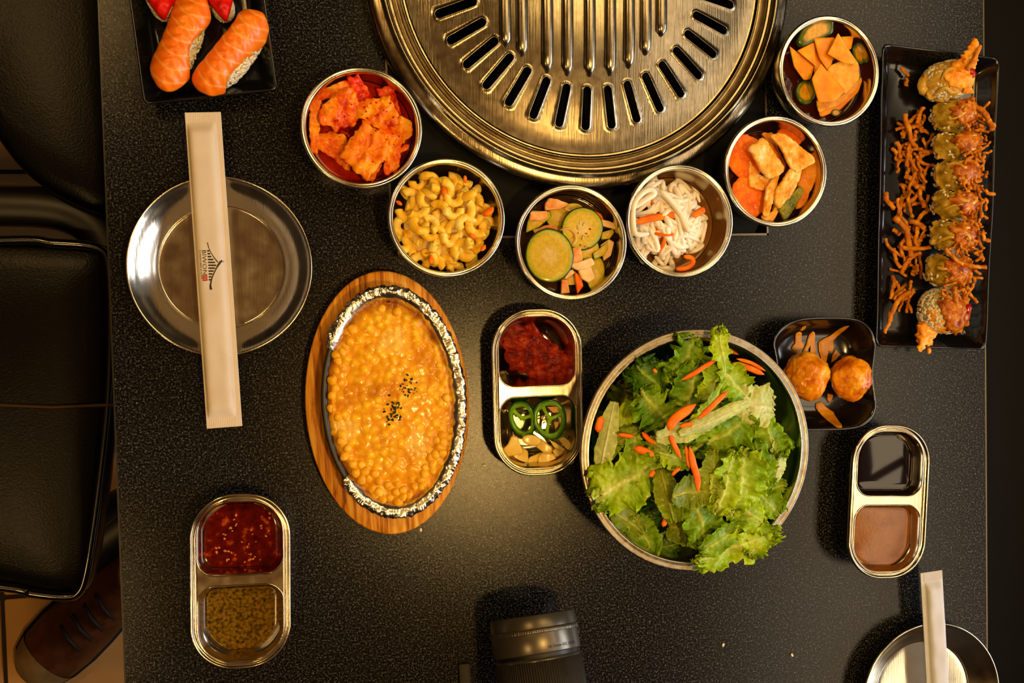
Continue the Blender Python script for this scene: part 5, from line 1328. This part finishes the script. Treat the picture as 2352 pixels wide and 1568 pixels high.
# ================================================================== SALAD
LEAF = attrmat('lettuce', .30, .05, .9, 330, .35, .18, transl=.28)
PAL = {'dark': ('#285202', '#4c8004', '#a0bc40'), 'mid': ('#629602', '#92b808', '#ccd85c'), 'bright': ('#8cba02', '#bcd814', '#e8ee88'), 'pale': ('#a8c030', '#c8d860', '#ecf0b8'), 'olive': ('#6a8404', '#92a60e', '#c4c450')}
def leaf(L_, W_, kind, frill, curl, fold, seed, stem=.0):
    r_ = random.Random(seed); ns, nt_ = 52, 40; dk, md, pl = [np.array(lin(c)[:3]) for c in PAL[kind]]
    V = []; T = []; o_ = [r_.uniform(0, 60) for _ in range(8)]
    N3 = lambda a, b, c: mnoise.noise(Vector((a, b, c)))
    roll = r_.uniform(-1.3, 1.3) * fold * 2; tw = r_.uniform(-.5, .5)
    for i in range(ns + 1):
        s = i / ns
        wl_ = [W_ / 2 * (math.sin(PI * (.07 + .86 * s)) ** .5) * (1 + .35 * N3(s * 3, o_[k], 0) + frill * (.22 * N3(s * 11, o_[k], 5) + .13 * N3(s * 27, o_[k], 9))) for k in (0, 1)]
        for j in range(nt_ + 1):
            t = -1 + 2 * j / nt_; a_ = abs(t); sd = 0 if t < 0 else 1
            x = (s - .5) * L_ * (1 + frill * .12 * N3(t * 5, o_[2], 1)); y = t * wl_[sd]
            e_ = max(a_ ** 2.2, abs(2 * s - 1) ** 4)
            q = s * 9 + (t * 6 if abs(2 * s - 1) > .8 else 0)
            z = frill * W_ * e_ * (.26 * N3(q * .8, o_[3 + sd], a_ * 1.2) + .17 * N3(q * 2.1, o_[5 + sd], a_) + .07 * N3(q * 4.6, o_[3 + sd], a_ * 2))
            y += frill * W_ * .16 * e_ * N3(q * 1.7, o_[6], a_ * 1.5)
            x += frill * W_ * .14 * e_ * N3(q * 1.9, o_[7], a_ * 1.5 + 9)
            wr = .16 * N3(x * 45, y * 45, o_[0]) + .075 * N3(x * 120, y * 120, o_[1]) + .03 * N3(x * 300, y * 300, o_[2])
            z += W_ * wr * (1 if frill > .5 else .55)
            z += curl * L_ * (s - .5) ** 2 * 2
            rib = math.exp(-(a_ / .09) ** 2) * (1 - .6 * s)
            z += .0012 * rib
            # roll the blade round its rib
            k_ = roll / max(W_, 1e-4) * 1.2
            if abs(k_) > 1: y, z = math.sin(y * k_) / k_ - z * math.sin(y * k_), (1 - math.cos(y * k_)) / k_ + z * math.cos(y * k_)
            c_, s2 = math.cos(tw * (s - .5) * 2), math.sin(tw * (s - .5) * 2); y, z = y * c_ - z * s2, y * s2 + z * c_
            V.append((x, y, z))
            wv = s * 4.2 - a_ * 1.5 + .5 * N3(s * 3.5, t * 2.5, o_[0]); vein = max(0, math.cos(2 * PI * wv)) ** 22 * (1 - a_) * .8
            wv2 = N3(x * 210, y * 210, o_[4]); vein = max(vein, .35 * max(0, 1 - abs(wv2) * 9) * (1 - a_ * .6))
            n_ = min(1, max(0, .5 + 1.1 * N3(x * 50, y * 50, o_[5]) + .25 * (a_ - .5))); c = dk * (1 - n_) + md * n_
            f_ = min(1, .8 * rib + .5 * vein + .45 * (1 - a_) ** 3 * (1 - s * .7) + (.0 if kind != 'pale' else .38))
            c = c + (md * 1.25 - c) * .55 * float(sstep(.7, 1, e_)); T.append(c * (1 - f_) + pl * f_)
    V = np.array(V); m_ = nt_ + 1; F = []; N_ = len(V)
    for i in range(ns):
        for j in range(nt_):
            q = i * m_ + j; F.append((q, q + m_, q + m_ + 1, q + 1)); F.append((N_ + q, N_ + q + 1, N_ + q + m_ + 1, N_ + q + m_))
    for i in range(ns):
        for j in (0, nt_):
            q = i * m_ + j; F.append((q, q + 1 * m_, N_ + q + m_, N_ + q) if j else (q, N_ + q, N_ + q + m_, q + m_))
    for j in range(nt_):
        for i in (0, ns):
            q = i * m_ + j; F.append((q, q + 1, N_ + q + 1, N_ + q) if i == 0 else (q, N_ + q, N_ + q + 1, q + 1))
    V2 = V.copy(); V2[:, 2] -= .0005
    return np.vstack([V, V2]), F, np.vstack([T, T])
def put_leaf(px, py, lpx, wpx, ang, kind, frill, curl, fold, z, seed, label, roll=0., pitch=0., stem=0.):
    S_ = .000335
    V, F, T = leaf(lpx * S_ * 1.05, wpx * S_ * 1.15, kind, frill, curl, fold, seed, stem)
    o = obj('lettuce_leaf', V, F, LEAF, None, P(px, py, TZ + z), None, tint=T)
    o.rotation_euler = (Matrix.Rotation(math.radians(ang), 3, 'Z') @ Matrix.Rotation(pitch, 3, 'Y') @ Matrix.Rotation(roll, 3, 'X')).to_euler()
    return tag(o, label, 'lettuce', 'lettuce leaves in the salad bowl')
rg = random.Random(77)
# hidden and half-hidden base of the heap, greens darkened to deepen the shaded gaps
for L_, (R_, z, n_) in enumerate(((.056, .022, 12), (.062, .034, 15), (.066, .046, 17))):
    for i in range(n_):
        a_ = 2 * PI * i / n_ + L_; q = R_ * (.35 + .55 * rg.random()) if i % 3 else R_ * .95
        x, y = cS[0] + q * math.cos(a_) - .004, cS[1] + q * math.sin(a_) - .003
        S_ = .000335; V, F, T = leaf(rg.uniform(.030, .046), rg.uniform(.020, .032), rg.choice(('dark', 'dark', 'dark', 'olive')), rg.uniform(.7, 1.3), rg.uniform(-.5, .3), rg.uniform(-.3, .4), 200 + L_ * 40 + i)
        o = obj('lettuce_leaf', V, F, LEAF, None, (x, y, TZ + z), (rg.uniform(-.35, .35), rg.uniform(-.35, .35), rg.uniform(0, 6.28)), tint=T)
        tag(o, 'lettuce leaf low in the salad, coloured darker for gap shade, half covered by others', 'lettuce', 'lower lettuce leaves of the salad')
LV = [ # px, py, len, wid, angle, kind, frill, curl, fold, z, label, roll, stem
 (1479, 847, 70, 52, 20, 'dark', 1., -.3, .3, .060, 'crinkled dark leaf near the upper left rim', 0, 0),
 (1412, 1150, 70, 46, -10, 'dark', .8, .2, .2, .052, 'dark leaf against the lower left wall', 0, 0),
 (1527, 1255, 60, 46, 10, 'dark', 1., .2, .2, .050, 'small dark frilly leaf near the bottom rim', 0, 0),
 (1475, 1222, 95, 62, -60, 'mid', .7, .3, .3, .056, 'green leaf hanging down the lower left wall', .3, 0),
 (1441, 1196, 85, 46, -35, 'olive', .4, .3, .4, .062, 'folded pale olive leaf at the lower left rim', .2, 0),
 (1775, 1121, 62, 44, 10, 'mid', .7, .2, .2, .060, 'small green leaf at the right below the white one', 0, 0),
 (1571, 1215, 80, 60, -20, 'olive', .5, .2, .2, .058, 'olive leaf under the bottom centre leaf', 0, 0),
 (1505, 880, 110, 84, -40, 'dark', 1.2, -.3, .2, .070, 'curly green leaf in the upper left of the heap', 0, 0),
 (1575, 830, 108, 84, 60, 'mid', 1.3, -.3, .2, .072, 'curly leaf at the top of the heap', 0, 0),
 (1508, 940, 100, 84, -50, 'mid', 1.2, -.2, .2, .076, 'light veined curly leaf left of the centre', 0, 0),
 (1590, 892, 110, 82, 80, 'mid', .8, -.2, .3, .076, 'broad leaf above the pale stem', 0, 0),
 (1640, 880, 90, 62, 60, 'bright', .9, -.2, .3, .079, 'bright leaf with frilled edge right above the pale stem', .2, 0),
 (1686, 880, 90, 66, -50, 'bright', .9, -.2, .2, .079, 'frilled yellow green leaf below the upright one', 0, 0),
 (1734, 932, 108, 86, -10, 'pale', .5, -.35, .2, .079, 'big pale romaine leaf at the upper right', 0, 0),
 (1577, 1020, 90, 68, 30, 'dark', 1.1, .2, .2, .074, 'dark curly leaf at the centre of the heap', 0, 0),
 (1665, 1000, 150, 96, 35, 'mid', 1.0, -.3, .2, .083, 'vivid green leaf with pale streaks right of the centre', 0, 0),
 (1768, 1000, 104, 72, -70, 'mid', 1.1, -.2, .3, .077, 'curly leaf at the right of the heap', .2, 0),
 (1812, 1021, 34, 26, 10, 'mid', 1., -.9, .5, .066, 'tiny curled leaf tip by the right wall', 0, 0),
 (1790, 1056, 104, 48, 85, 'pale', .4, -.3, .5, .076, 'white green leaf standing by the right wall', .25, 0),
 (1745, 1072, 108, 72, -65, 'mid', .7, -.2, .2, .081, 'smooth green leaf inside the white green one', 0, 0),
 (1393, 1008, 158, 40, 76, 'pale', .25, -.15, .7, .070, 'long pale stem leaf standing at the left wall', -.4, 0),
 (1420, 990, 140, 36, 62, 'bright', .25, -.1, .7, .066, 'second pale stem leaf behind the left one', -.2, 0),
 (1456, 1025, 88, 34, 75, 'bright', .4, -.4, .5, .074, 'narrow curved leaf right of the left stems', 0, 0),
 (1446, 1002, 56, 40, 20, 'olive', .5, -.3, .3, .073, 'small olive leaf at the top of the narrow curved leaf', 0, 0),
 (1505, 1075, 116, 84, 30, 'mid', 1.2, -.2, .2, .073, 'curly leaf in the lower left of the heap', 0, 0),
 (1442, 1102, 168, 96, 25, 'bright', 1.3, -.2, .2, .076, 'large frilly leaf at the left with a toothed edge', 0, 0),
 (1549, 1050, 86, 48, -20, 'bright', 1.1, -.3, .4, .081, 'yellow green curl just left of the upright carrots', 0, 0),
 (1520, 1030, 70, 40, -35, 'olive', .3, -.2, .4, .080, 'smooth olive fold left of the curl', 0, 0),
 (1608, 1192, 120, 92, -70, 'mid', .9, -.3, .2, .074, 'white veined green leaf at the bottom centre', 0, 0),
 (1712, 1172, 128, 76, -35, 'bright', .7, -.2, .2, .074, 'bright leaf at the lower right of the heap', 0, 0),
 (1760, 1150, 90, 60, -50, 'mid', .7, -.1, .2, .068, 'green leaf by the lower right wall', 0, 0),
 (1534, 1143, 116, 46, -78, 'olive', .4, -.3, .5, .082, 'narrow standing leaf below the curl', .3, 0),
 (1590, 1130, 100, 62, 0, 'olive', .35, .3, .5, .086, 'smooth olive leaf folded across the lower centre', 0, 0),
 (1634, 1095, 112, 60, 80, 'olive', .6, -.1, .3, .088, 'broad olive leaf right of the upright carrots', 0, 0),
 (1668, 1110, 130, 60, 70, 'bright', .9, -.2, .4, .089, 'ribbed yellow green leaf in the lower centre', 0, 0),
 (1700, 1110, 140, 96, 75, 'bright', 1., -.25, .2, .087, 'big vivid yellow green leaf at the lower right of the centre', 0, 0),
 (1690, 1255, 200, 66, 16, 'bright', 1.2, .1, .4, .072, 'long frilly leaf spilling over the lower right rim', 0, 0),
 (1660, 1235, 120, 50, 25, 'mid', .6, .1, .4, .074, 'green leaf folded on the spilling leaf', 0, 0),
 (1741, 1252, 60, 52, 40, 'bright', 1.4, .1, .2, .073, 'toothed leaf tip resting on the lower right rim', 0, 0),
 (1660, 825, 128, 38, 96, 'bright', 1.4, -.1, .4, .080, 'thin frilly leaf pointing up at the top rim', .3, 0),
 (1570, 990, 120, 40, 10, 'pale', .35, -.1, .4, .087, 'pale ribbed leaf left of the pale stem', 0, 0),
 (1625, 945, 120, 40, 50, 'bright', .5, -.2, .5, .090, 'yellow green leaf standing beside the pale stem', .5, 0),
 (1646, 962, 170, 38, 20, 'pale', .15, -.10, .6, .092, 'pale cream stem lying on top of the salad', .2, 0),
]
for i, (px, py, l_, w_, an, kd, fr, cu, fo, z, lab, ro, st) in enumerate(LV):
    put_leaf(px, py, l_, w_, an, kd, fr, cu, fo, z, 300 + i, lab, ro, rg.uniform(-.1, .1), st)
def shred(pts, w_, z, lab, dz=None, flat=.45):
    w_ *= .85
    p = np.array([P(x, y, TZ + z + (dz[i] if dz else 0)) for i, (x, y) in enumerate(pts)]); p[0] += (p[0] - p[1]) * .35; p[-1] += (p[-1] - p[-2]) * .35; c = p.mean(0); q = catmull(p - c, 6)
    rr = w_ * np.clip(np.sin(np.linspace(.03, PI - .03, len(q))) ** .8 * 1.5, .06, 1)
    o = obj('carrot_shred', *tube(q, rr, 8, flat), CAR, None, c); tag(o, lab, 'carrot', 'carrot shreds in the salad')
shred([(1572, 869), (1595, 857), (1618, 842), (1648, 824)], .0022, .080, 'orange carrot shred pointing at the upright frilly leaf')
shred([(1690, 836), (1718, 844), (1746, 856)], .0028, .070, 'thick carrot shred by the upper right wall')
shred([(1700, 826), (1725, 833), (1750, 847)], .0016, .071, 'thin carrot shred behind the thick one')
shred([(1600, 838), (1640, 832), (1680, 838)], .0016, .060, 'carrot shred hidden behind the upright frilly leaf')
shred([(1610, 806), (1650, 803), (1690, 812)], .0014, .052, 'carrot shred against the upper bowl wall')
shred([(1540, 982), (1550, 962), (1586, 937)], .0044, .098, 'wide carrot wedge on the pale stem', flat=.35)
shred([(1608, 957), (1630, 938), (1650, 918), (1667, 903)], .0026, .101, 'carrot shred on the pale stem pointing up right')
shred([(1566, 978), (1580, 975), (1590, 972)], .0020, .095, 'carrot end under the pale stem')
shred([(1374, 988), (1376, 975), (1381, 960)], .0034, .068, 'carrot end beside the left bowl wall')
shred([(1541, 1002), (1548, 1020), (1560, 1045)], .0024, .088, 'carrot shred below the wide wedge')
shred([(1586, 1035), (1592, 1065), (1601, 1095), (1603, 1122)], .0032, .097, 'longest upright carrot shred at the centre')
shred([(1576, 1030), (1579, 1050), (1582, 1068)], .0018, .096, 'short carrot shred left of the longest upright one')
shred([(1462, 1030), (1480, 1036), (1497, 1044)], .0034, .082, 'carrot shred right of the narrow curved leaf')
shred([(1478, 996), (1490, 1008), (1502, 1016)], .0022, .080, 'slanting carrot shred left of the centre')
shred([(1424, 998), (1440, 1000), (1452, 1002)], .0018, .076, 'carrot shred behind the small olive leaf')
shred([(1524, 1206), (1528, 1196), (1532, 1188)], .0026, .076, 'small carrot end low in the salad')
shred([(1385, 1090), (1390, 1084), (1396, 1076)], .0020, .068, 'carrot tip under the large frilly leaf')
shred([(1493, 1092), (1498, 1088), (1502, 1082)], .0022, .080, 'carrot bit among the curly leaves at the left')
shred([(1545, 1090), (1552, 1082), (1560, 1076)], .0018, .086, 'carrot bit left of the olive leaf')
shred([(1502, 848), (1505, 852), (1508, 855)], .0016, .074, 'carrot speck on the curly upper left leaf')
# ================================================================== CAMERA LENS LYING ON THE TABLE
LB = metal('satin_black_lens', '#5e584d', .30, .06, 0); LB.node_tree.nodes['Principled BSDF'].inputs['Metallic'].default_value = .75
LRUB = food('black_lens_rubber', ['#1d1a16', '#28241f'], 200, .5, bump=.1)
LR = .0335
f_, b_ = P(1222, 1414, TZ + .0335), P(1245, 1568, TZ + .0335 + .0155)
d_ = b_ - f_; d_ /= np.linalg.norm(d_); rzl = math.atan2(d_[1], d_[0]); pit = math.asin(d_[2])
t = thing('camera', 'black camera at the bottom edge of the photo, resting on its lens', 'camera', (f_[0], f_[1], TZ + .0325), rzl)
t.rotation_euler = (0, -pit, rzl)
def cyl(name, prof, mat, n=128, ribs=0, rh=0):
    """profile along the lens axis (local x): [(x, r)]"""
    a_ = np.arange(n) * 2 * PI / n; rings = []
    for x, r in prof:
        rr = r + (rh * (np.sin(a_ * ribs) > 0) if ribs else 0); rings.append(np.stack([np.full(n, x), rr * np.cos(a_), rr * np.sin(a_)], 1))
    return obj(name, *loft(rings), mat, t)
cyl('front_barrel', [(.006, .026), (0, .029), (-.0002, .0318), (.0006, .0325), (.0095, .0328)], LB)
cyl('knurled_ring', [(.0093, .0328), (.0096, .0334), (.0126, .0334), (.013, .0330)], LB, 480, 120, .00025)
bb_ = cyl('barrel_band', [(.0128, .0328), (.0265, .0332), (.0272, .0326), (.0275, .0312)], LB)
cyl('barrel_gap', [(.0270, .0312), (.0305, .0312)], BLKMETAL)
cyl('barrel_step', [(.0298, .0308), (.0302, .0318), (.0325, .0320)], LB)
cyl('focus_ring', [(.0322, .0318), (.0328, .0324), (.080, .0330), (.081, .032)], LRUB, 960, 110, .0006)
cyl('rear_barrel', [(.081, .0318), (.083, .0332), (.105, .0330), (.106, .028), (.12, .028)], LB)
obj('front_glass', *lathe([(.0, .004), (.012, .003), (.024, .0), (.0265, -.002), (.0001, -.002)], 64), plain('lens_glass', '#08060c', .03, coat=1.), t, (.0062, 0, 0), (0, -PI / 2, 0))
for s, a0 in (('SIGMA', .60), ('18-35mm 055', .06)):
    V, F = text_mesh(s, .0030, 0); W_ = []
    for u_, v_, _ in V:      # wrap the lettering round the barrel
        q = a0 + u_ / .0334; W_.append((.0242 - v_, .03335 * math.sin(q), .03335 * math.cos(q)))
    obj('printed_lettering', W_, F, plain('lettering_black', '#0a0807', .6), bb_, smooth=False)
obj('camera_body', *bevbox(.118, .160, -.065, .065, -.045, .045, .012), LRUB, t); obj('viewfinder', *bevbox(.120, .158, -.02, .02, .045, .062, .008), LRUB, t)
# black strap end left of the lens
sx = P(1068, 1545, TZ + .004)
V, F = bevbox(-.0045, .0045, -.075, .0085, 0, .003, .0012); o = obj('camera_strap', V, F, LRUB, None, (P(1067, 1568, TZ)[0], P(1067, 1545, TZ)[1], TZ + .0006), (0, 0, .03)); tag(o, 'thin black strap end lying left of the camera lens', 'strap')

# ================================================================== CHAIRS, BENCH, BOOT
def seat_slab(name, px_out, z, th, mat, parent, r=.02, N=120):
    w = np.array([P(x, y, z)[:2] for x, y in px_out]); o = resample(chaikin(w, 2), N); c = o.mean(0)
    loc = np.array(parent.location) if parent else np.zeros(3)
    lv = ((-.012, -th), (-.002, -th + .006), (0, -th * .5), (-.0015, -.012), (-.006, -.004), (-.014, -.0008), (-.035, .0015), (-.08, .003))
    rings = []
    for i_, zz in lv:
        v = o - c; L_ = np.linalg.norm(v, axis=1, keepdims=True); rings.append(np.column_stack([c + v * (1 + i_ / L_) - loc[:2], np.full(N, z + zz - loc[2])]))
    return obj(name, *loft(rings, True, True), mat, parent)
def legs(t, x0, x1, y0, y1, zt):
    for x in (x0, x1):
        for y in (y0, y1):
            s = .03; sx = s * (1 if x == x1 else -1); sy = s * (1 if y == y1 else -1)
            obj('leg', *tube([(x, y, zt), (x + sx * .3, y + sy * .3, zt * .5), (x + sx, y + sy, .0005)], [.016, .014, .011], 12), BLKMETAL, t)
SZc = .47
t = thing('dining_chair', 'black leather dining chair at the upper left, its seat catching olive light', 'chair', (-.62, .36, 0), 0, 'black leather chairs left of the table')
seat_slab('seat', [(-660, -390), (0, -370), (262, -350), (275, 100), (280, 470), (245, 500), (190, 480), (120, 448), (60, 405), (20, 362), (-30, 290), (-160, 250), (-640, 240)], SZc, .06, LEATHER, t)
c1 = P(100, 60, SZc) - np.array([-.62, .36, SZc])
legs(t, c1[0] - .26, c1[0] + .05, c1[1] - .06, c1[1] + .14, .41)
pts = [P(x, y, .43) - np.array([-.62, .36, 0]) for x, y in ((-260, 472), (-120, 470), (0, 472), (100, 476), (170, 492), (225, 530), (262, 600))]
V, F = tube(catmull(np.array(pts), 6), .021, 12, .6); obj('curved_rail', V, F, BLKMETAL, t)
b_ = P(-660, -80, SZc) - np.array([-.62, .36, 0])
obj('backrest', *bevbox(b_[0] - .05, b_[0] + .0, b_[1] - .18, b_[1] + .18, SZc - .02, SZc + .42, .02), LEATHER, t)
for dy in (-.15, .15): obj('back_post', *bevbox(b_[0] - .035, b_[0] - .015, b_[1] + dy - .012, b_[1] + dy + .012, SZc - .12, SZc + .1, .004), BLKMETAL, t)

t = thing('dining_chair', 'black leather dining chair in the middle of the left side', 'chair', (-.62, -.08, 0), 0, 'black leather chairs left of the table')
st = seat_slab('seat', [(-650, 575), (-200, 546), (0, 540), (120, 548), (235, 556), (262, 580), (268, 760), (262, 930), (245, 1080), (225, 1230), (208, 1330), (195, 1366), (160, 1383), (80, 1372), (0, 1356), (-200, 1330), (-650, 1290)], SZc, .055, LEATHER, t)
W = np.array([-.62, -.08, 0])
pp = [P(x, y, SZc + .001) - W for x, y in ((-640, 585), (0, 552), (120, 558), (225, 570), (250, 620), (254, 780), (248, 930), (232, 1080), (212, 1230), (196, 1322), (180, 1360), (150, 1370), (70, 1362), (-10, 1346), (-640, 1282))]
obj('piping', *tube(catmull(np.array(pp), 5), .0045, 8), plain('black_piping', '#0c0a0a', .25, coat=.5), t if 0 else st)
cs = P(60, 950, SZc) - W
V, F = tube([P(x, y, SZc + .0035) - W for x, y in ((-600, 920), (0, 930), (120, 935), (240, 930), (262, 928))], .0022, 6); obj('seat_seam', V, F, plain('brown_seam', '#3a2410', .6), t)
legs(t, cs[0] - .27, cs[0] + .04, cs[1] - .12, cs[1] + .13, .415)
q = [P(x, y, .10) - W for x, y in ((120, 1330), (232, 1245), (300, 1195), (380, 1140))]
obj('cross_rail', *tube(np.array(q), .030, 12, .5), BLKMETAL, t)
b_ = P(-650, 930, SZc) - W
obj('backrest', *bevbox(b_[0] - .05, b_[0], b_[1] - .19, b_[1] + .19, SZc - .02, SZc + .42, .02), LEATHER, t)
for dy in (-.15, .15): obj('back_post', *bevbox(b_[0] - .035, b_[0] - .015, b_[1] + dy - .012, b_[1] + dy + .012, SZc - .12, SZc + .1, .004), BLKMETAL, t)

BLKL = plain('matt_black_leather', '#040303', .6, spec=.15)
t = thing('bench', 'black leather bench in the dark right of the table', 'bench', (.80, 0, 0))
obj('seat', *bevbox(-.33, .30, -1.1, 1.3, .33, .46, .03), BLKL, t); obj('backrest', *bevbox(.22, .32, -1.1, 1.3, .46, .84, .03), BLKL, t); obj('plinth', *bevbox(-.26, .28, -1.08, 1.28, 0, .33, .01), BLKMETAL, t)

# brown boot standing on the floor under the chair corner
BOOT = food('worn_brown_leather', ['#3c1e0c', '#4e2a14', '#60361c'], 40, .45, bump=.3, bscale=200)
TOE = food('scuffed_grey_toe', ['#6a5638', '#8a7048'], 40, .5, bump=.2, bscale=200)
p0, p1 = P(92, 1528, .04), P(330, 1300, .06)
v_ = (p1 - p0)[:2]; Lb = np.linalg.norm(v_); rzb = math.atan2(v_[1], v_[0])
t = thing('boot', 'brown leather boot with a greyish toe on the tan floor tiles', 'boot', (p0[0], p0[1], .001), rzb)
def bsec(x, wl, wr, h, z0=.018, n=28):
    a_ = np.linspace(0, 2 * PI, n, endpoint=False); c, s = np.cos(a_), np.sin(a_)
    y = np.where(c > 0, c * wl, c * wr); z = z0 + np.where(s > 0, s * h, s * .004); return np.column_stack([np.full(n, x), y, z])
secs = [(-.030, .012, .012, .012), (-.026, .024, .024, .024), (-.012, .037, .037, .036), (.012, .045, .044, .044), (.045, .048, .047, .050), (.08, .046, .046, .060), (.12, .042, .042, .075), (.16, .040, .040, .095), (.20, .040, .040, .100), (.235, .036, .036, .098), (.255, .028, .028, .07), (.262, .012, .012, .04)]
up_ = obj('upper', *loft([bsec(*s) for s in secs], True, True), BOOT, t)
obj('toe_cap', *loft([bsec(x - .0008, w1 + .0012, w2 + .0012, h + .0015) for x, w1, w2, h in secs[:4]] , True, False), TOE, t)
obj('sole', *loft([np.column_stack([[x for x, *_ in secs + secs[::-1]], [w1 + .004 for _, w1, _, _ in secs] + [-w2 - .004 for _, _, w2, _ in secs[::-1]], np.full(2 * len(secs), z)]) for z in (0, .016)], True, True), plain('dark_sole', '#14100c', .7), t)
a_ = np.arange(40) * 2 * PI / 40
obj('shaft', *loft([np.column_stack([.265 + .058 * k * np.cos(a_), .042 * k * np.sin(a_), np.full(40, z)]) for k, z in ((1, .085), (.96, .12), (1, .20), (1.05, .23), (1.0, .232), (.95, .20))], False, False), BOOT, t)
for i, x in enumerate((.065, .088, .111, .134)):
    obj('lace', *tube([(x - .004, -.022, .018 + .052 + i * .0085), (x, 0, .018 + .060 + i * .0085), (x + .004, .022, .018 + .052 + i * .0085)], .0025, 6), plain('dark_lace', '#1a0e08', .7), up_)
V, F, E = slab([(.05, -.034), (.085, -.036), (.09, -.024), (.055, -.022)], .003, lambda x, y: .052, N=24); obj('strap_tab', V, F, plain('red_brown_leather', '#5c1e10', .5), t)

# crumbs dropped on the stone
cm = mesh_of('rice_crumb', *blob(.0014, 2, .25, 2, 1, (1.3, .8, .6)), RICE)
for (x, y), lab in zip(((1660, 1480), (1818, 1503), (966, 1216), (1112, 1068)), ('white rice crumb on the stone below the salad bowl', 'white rice crumb on the stone left of the lower right plate', 'white crumb at the bottom tip of the wooden board', 'tiny crumb between the board and the middle tray')):
    p = P(x, y, TZ); o = link('rice_crumb', cm, None, (p[0], p[1], TZ + .0008), (0, 0, x)); tag(o, lab, 'crumb')
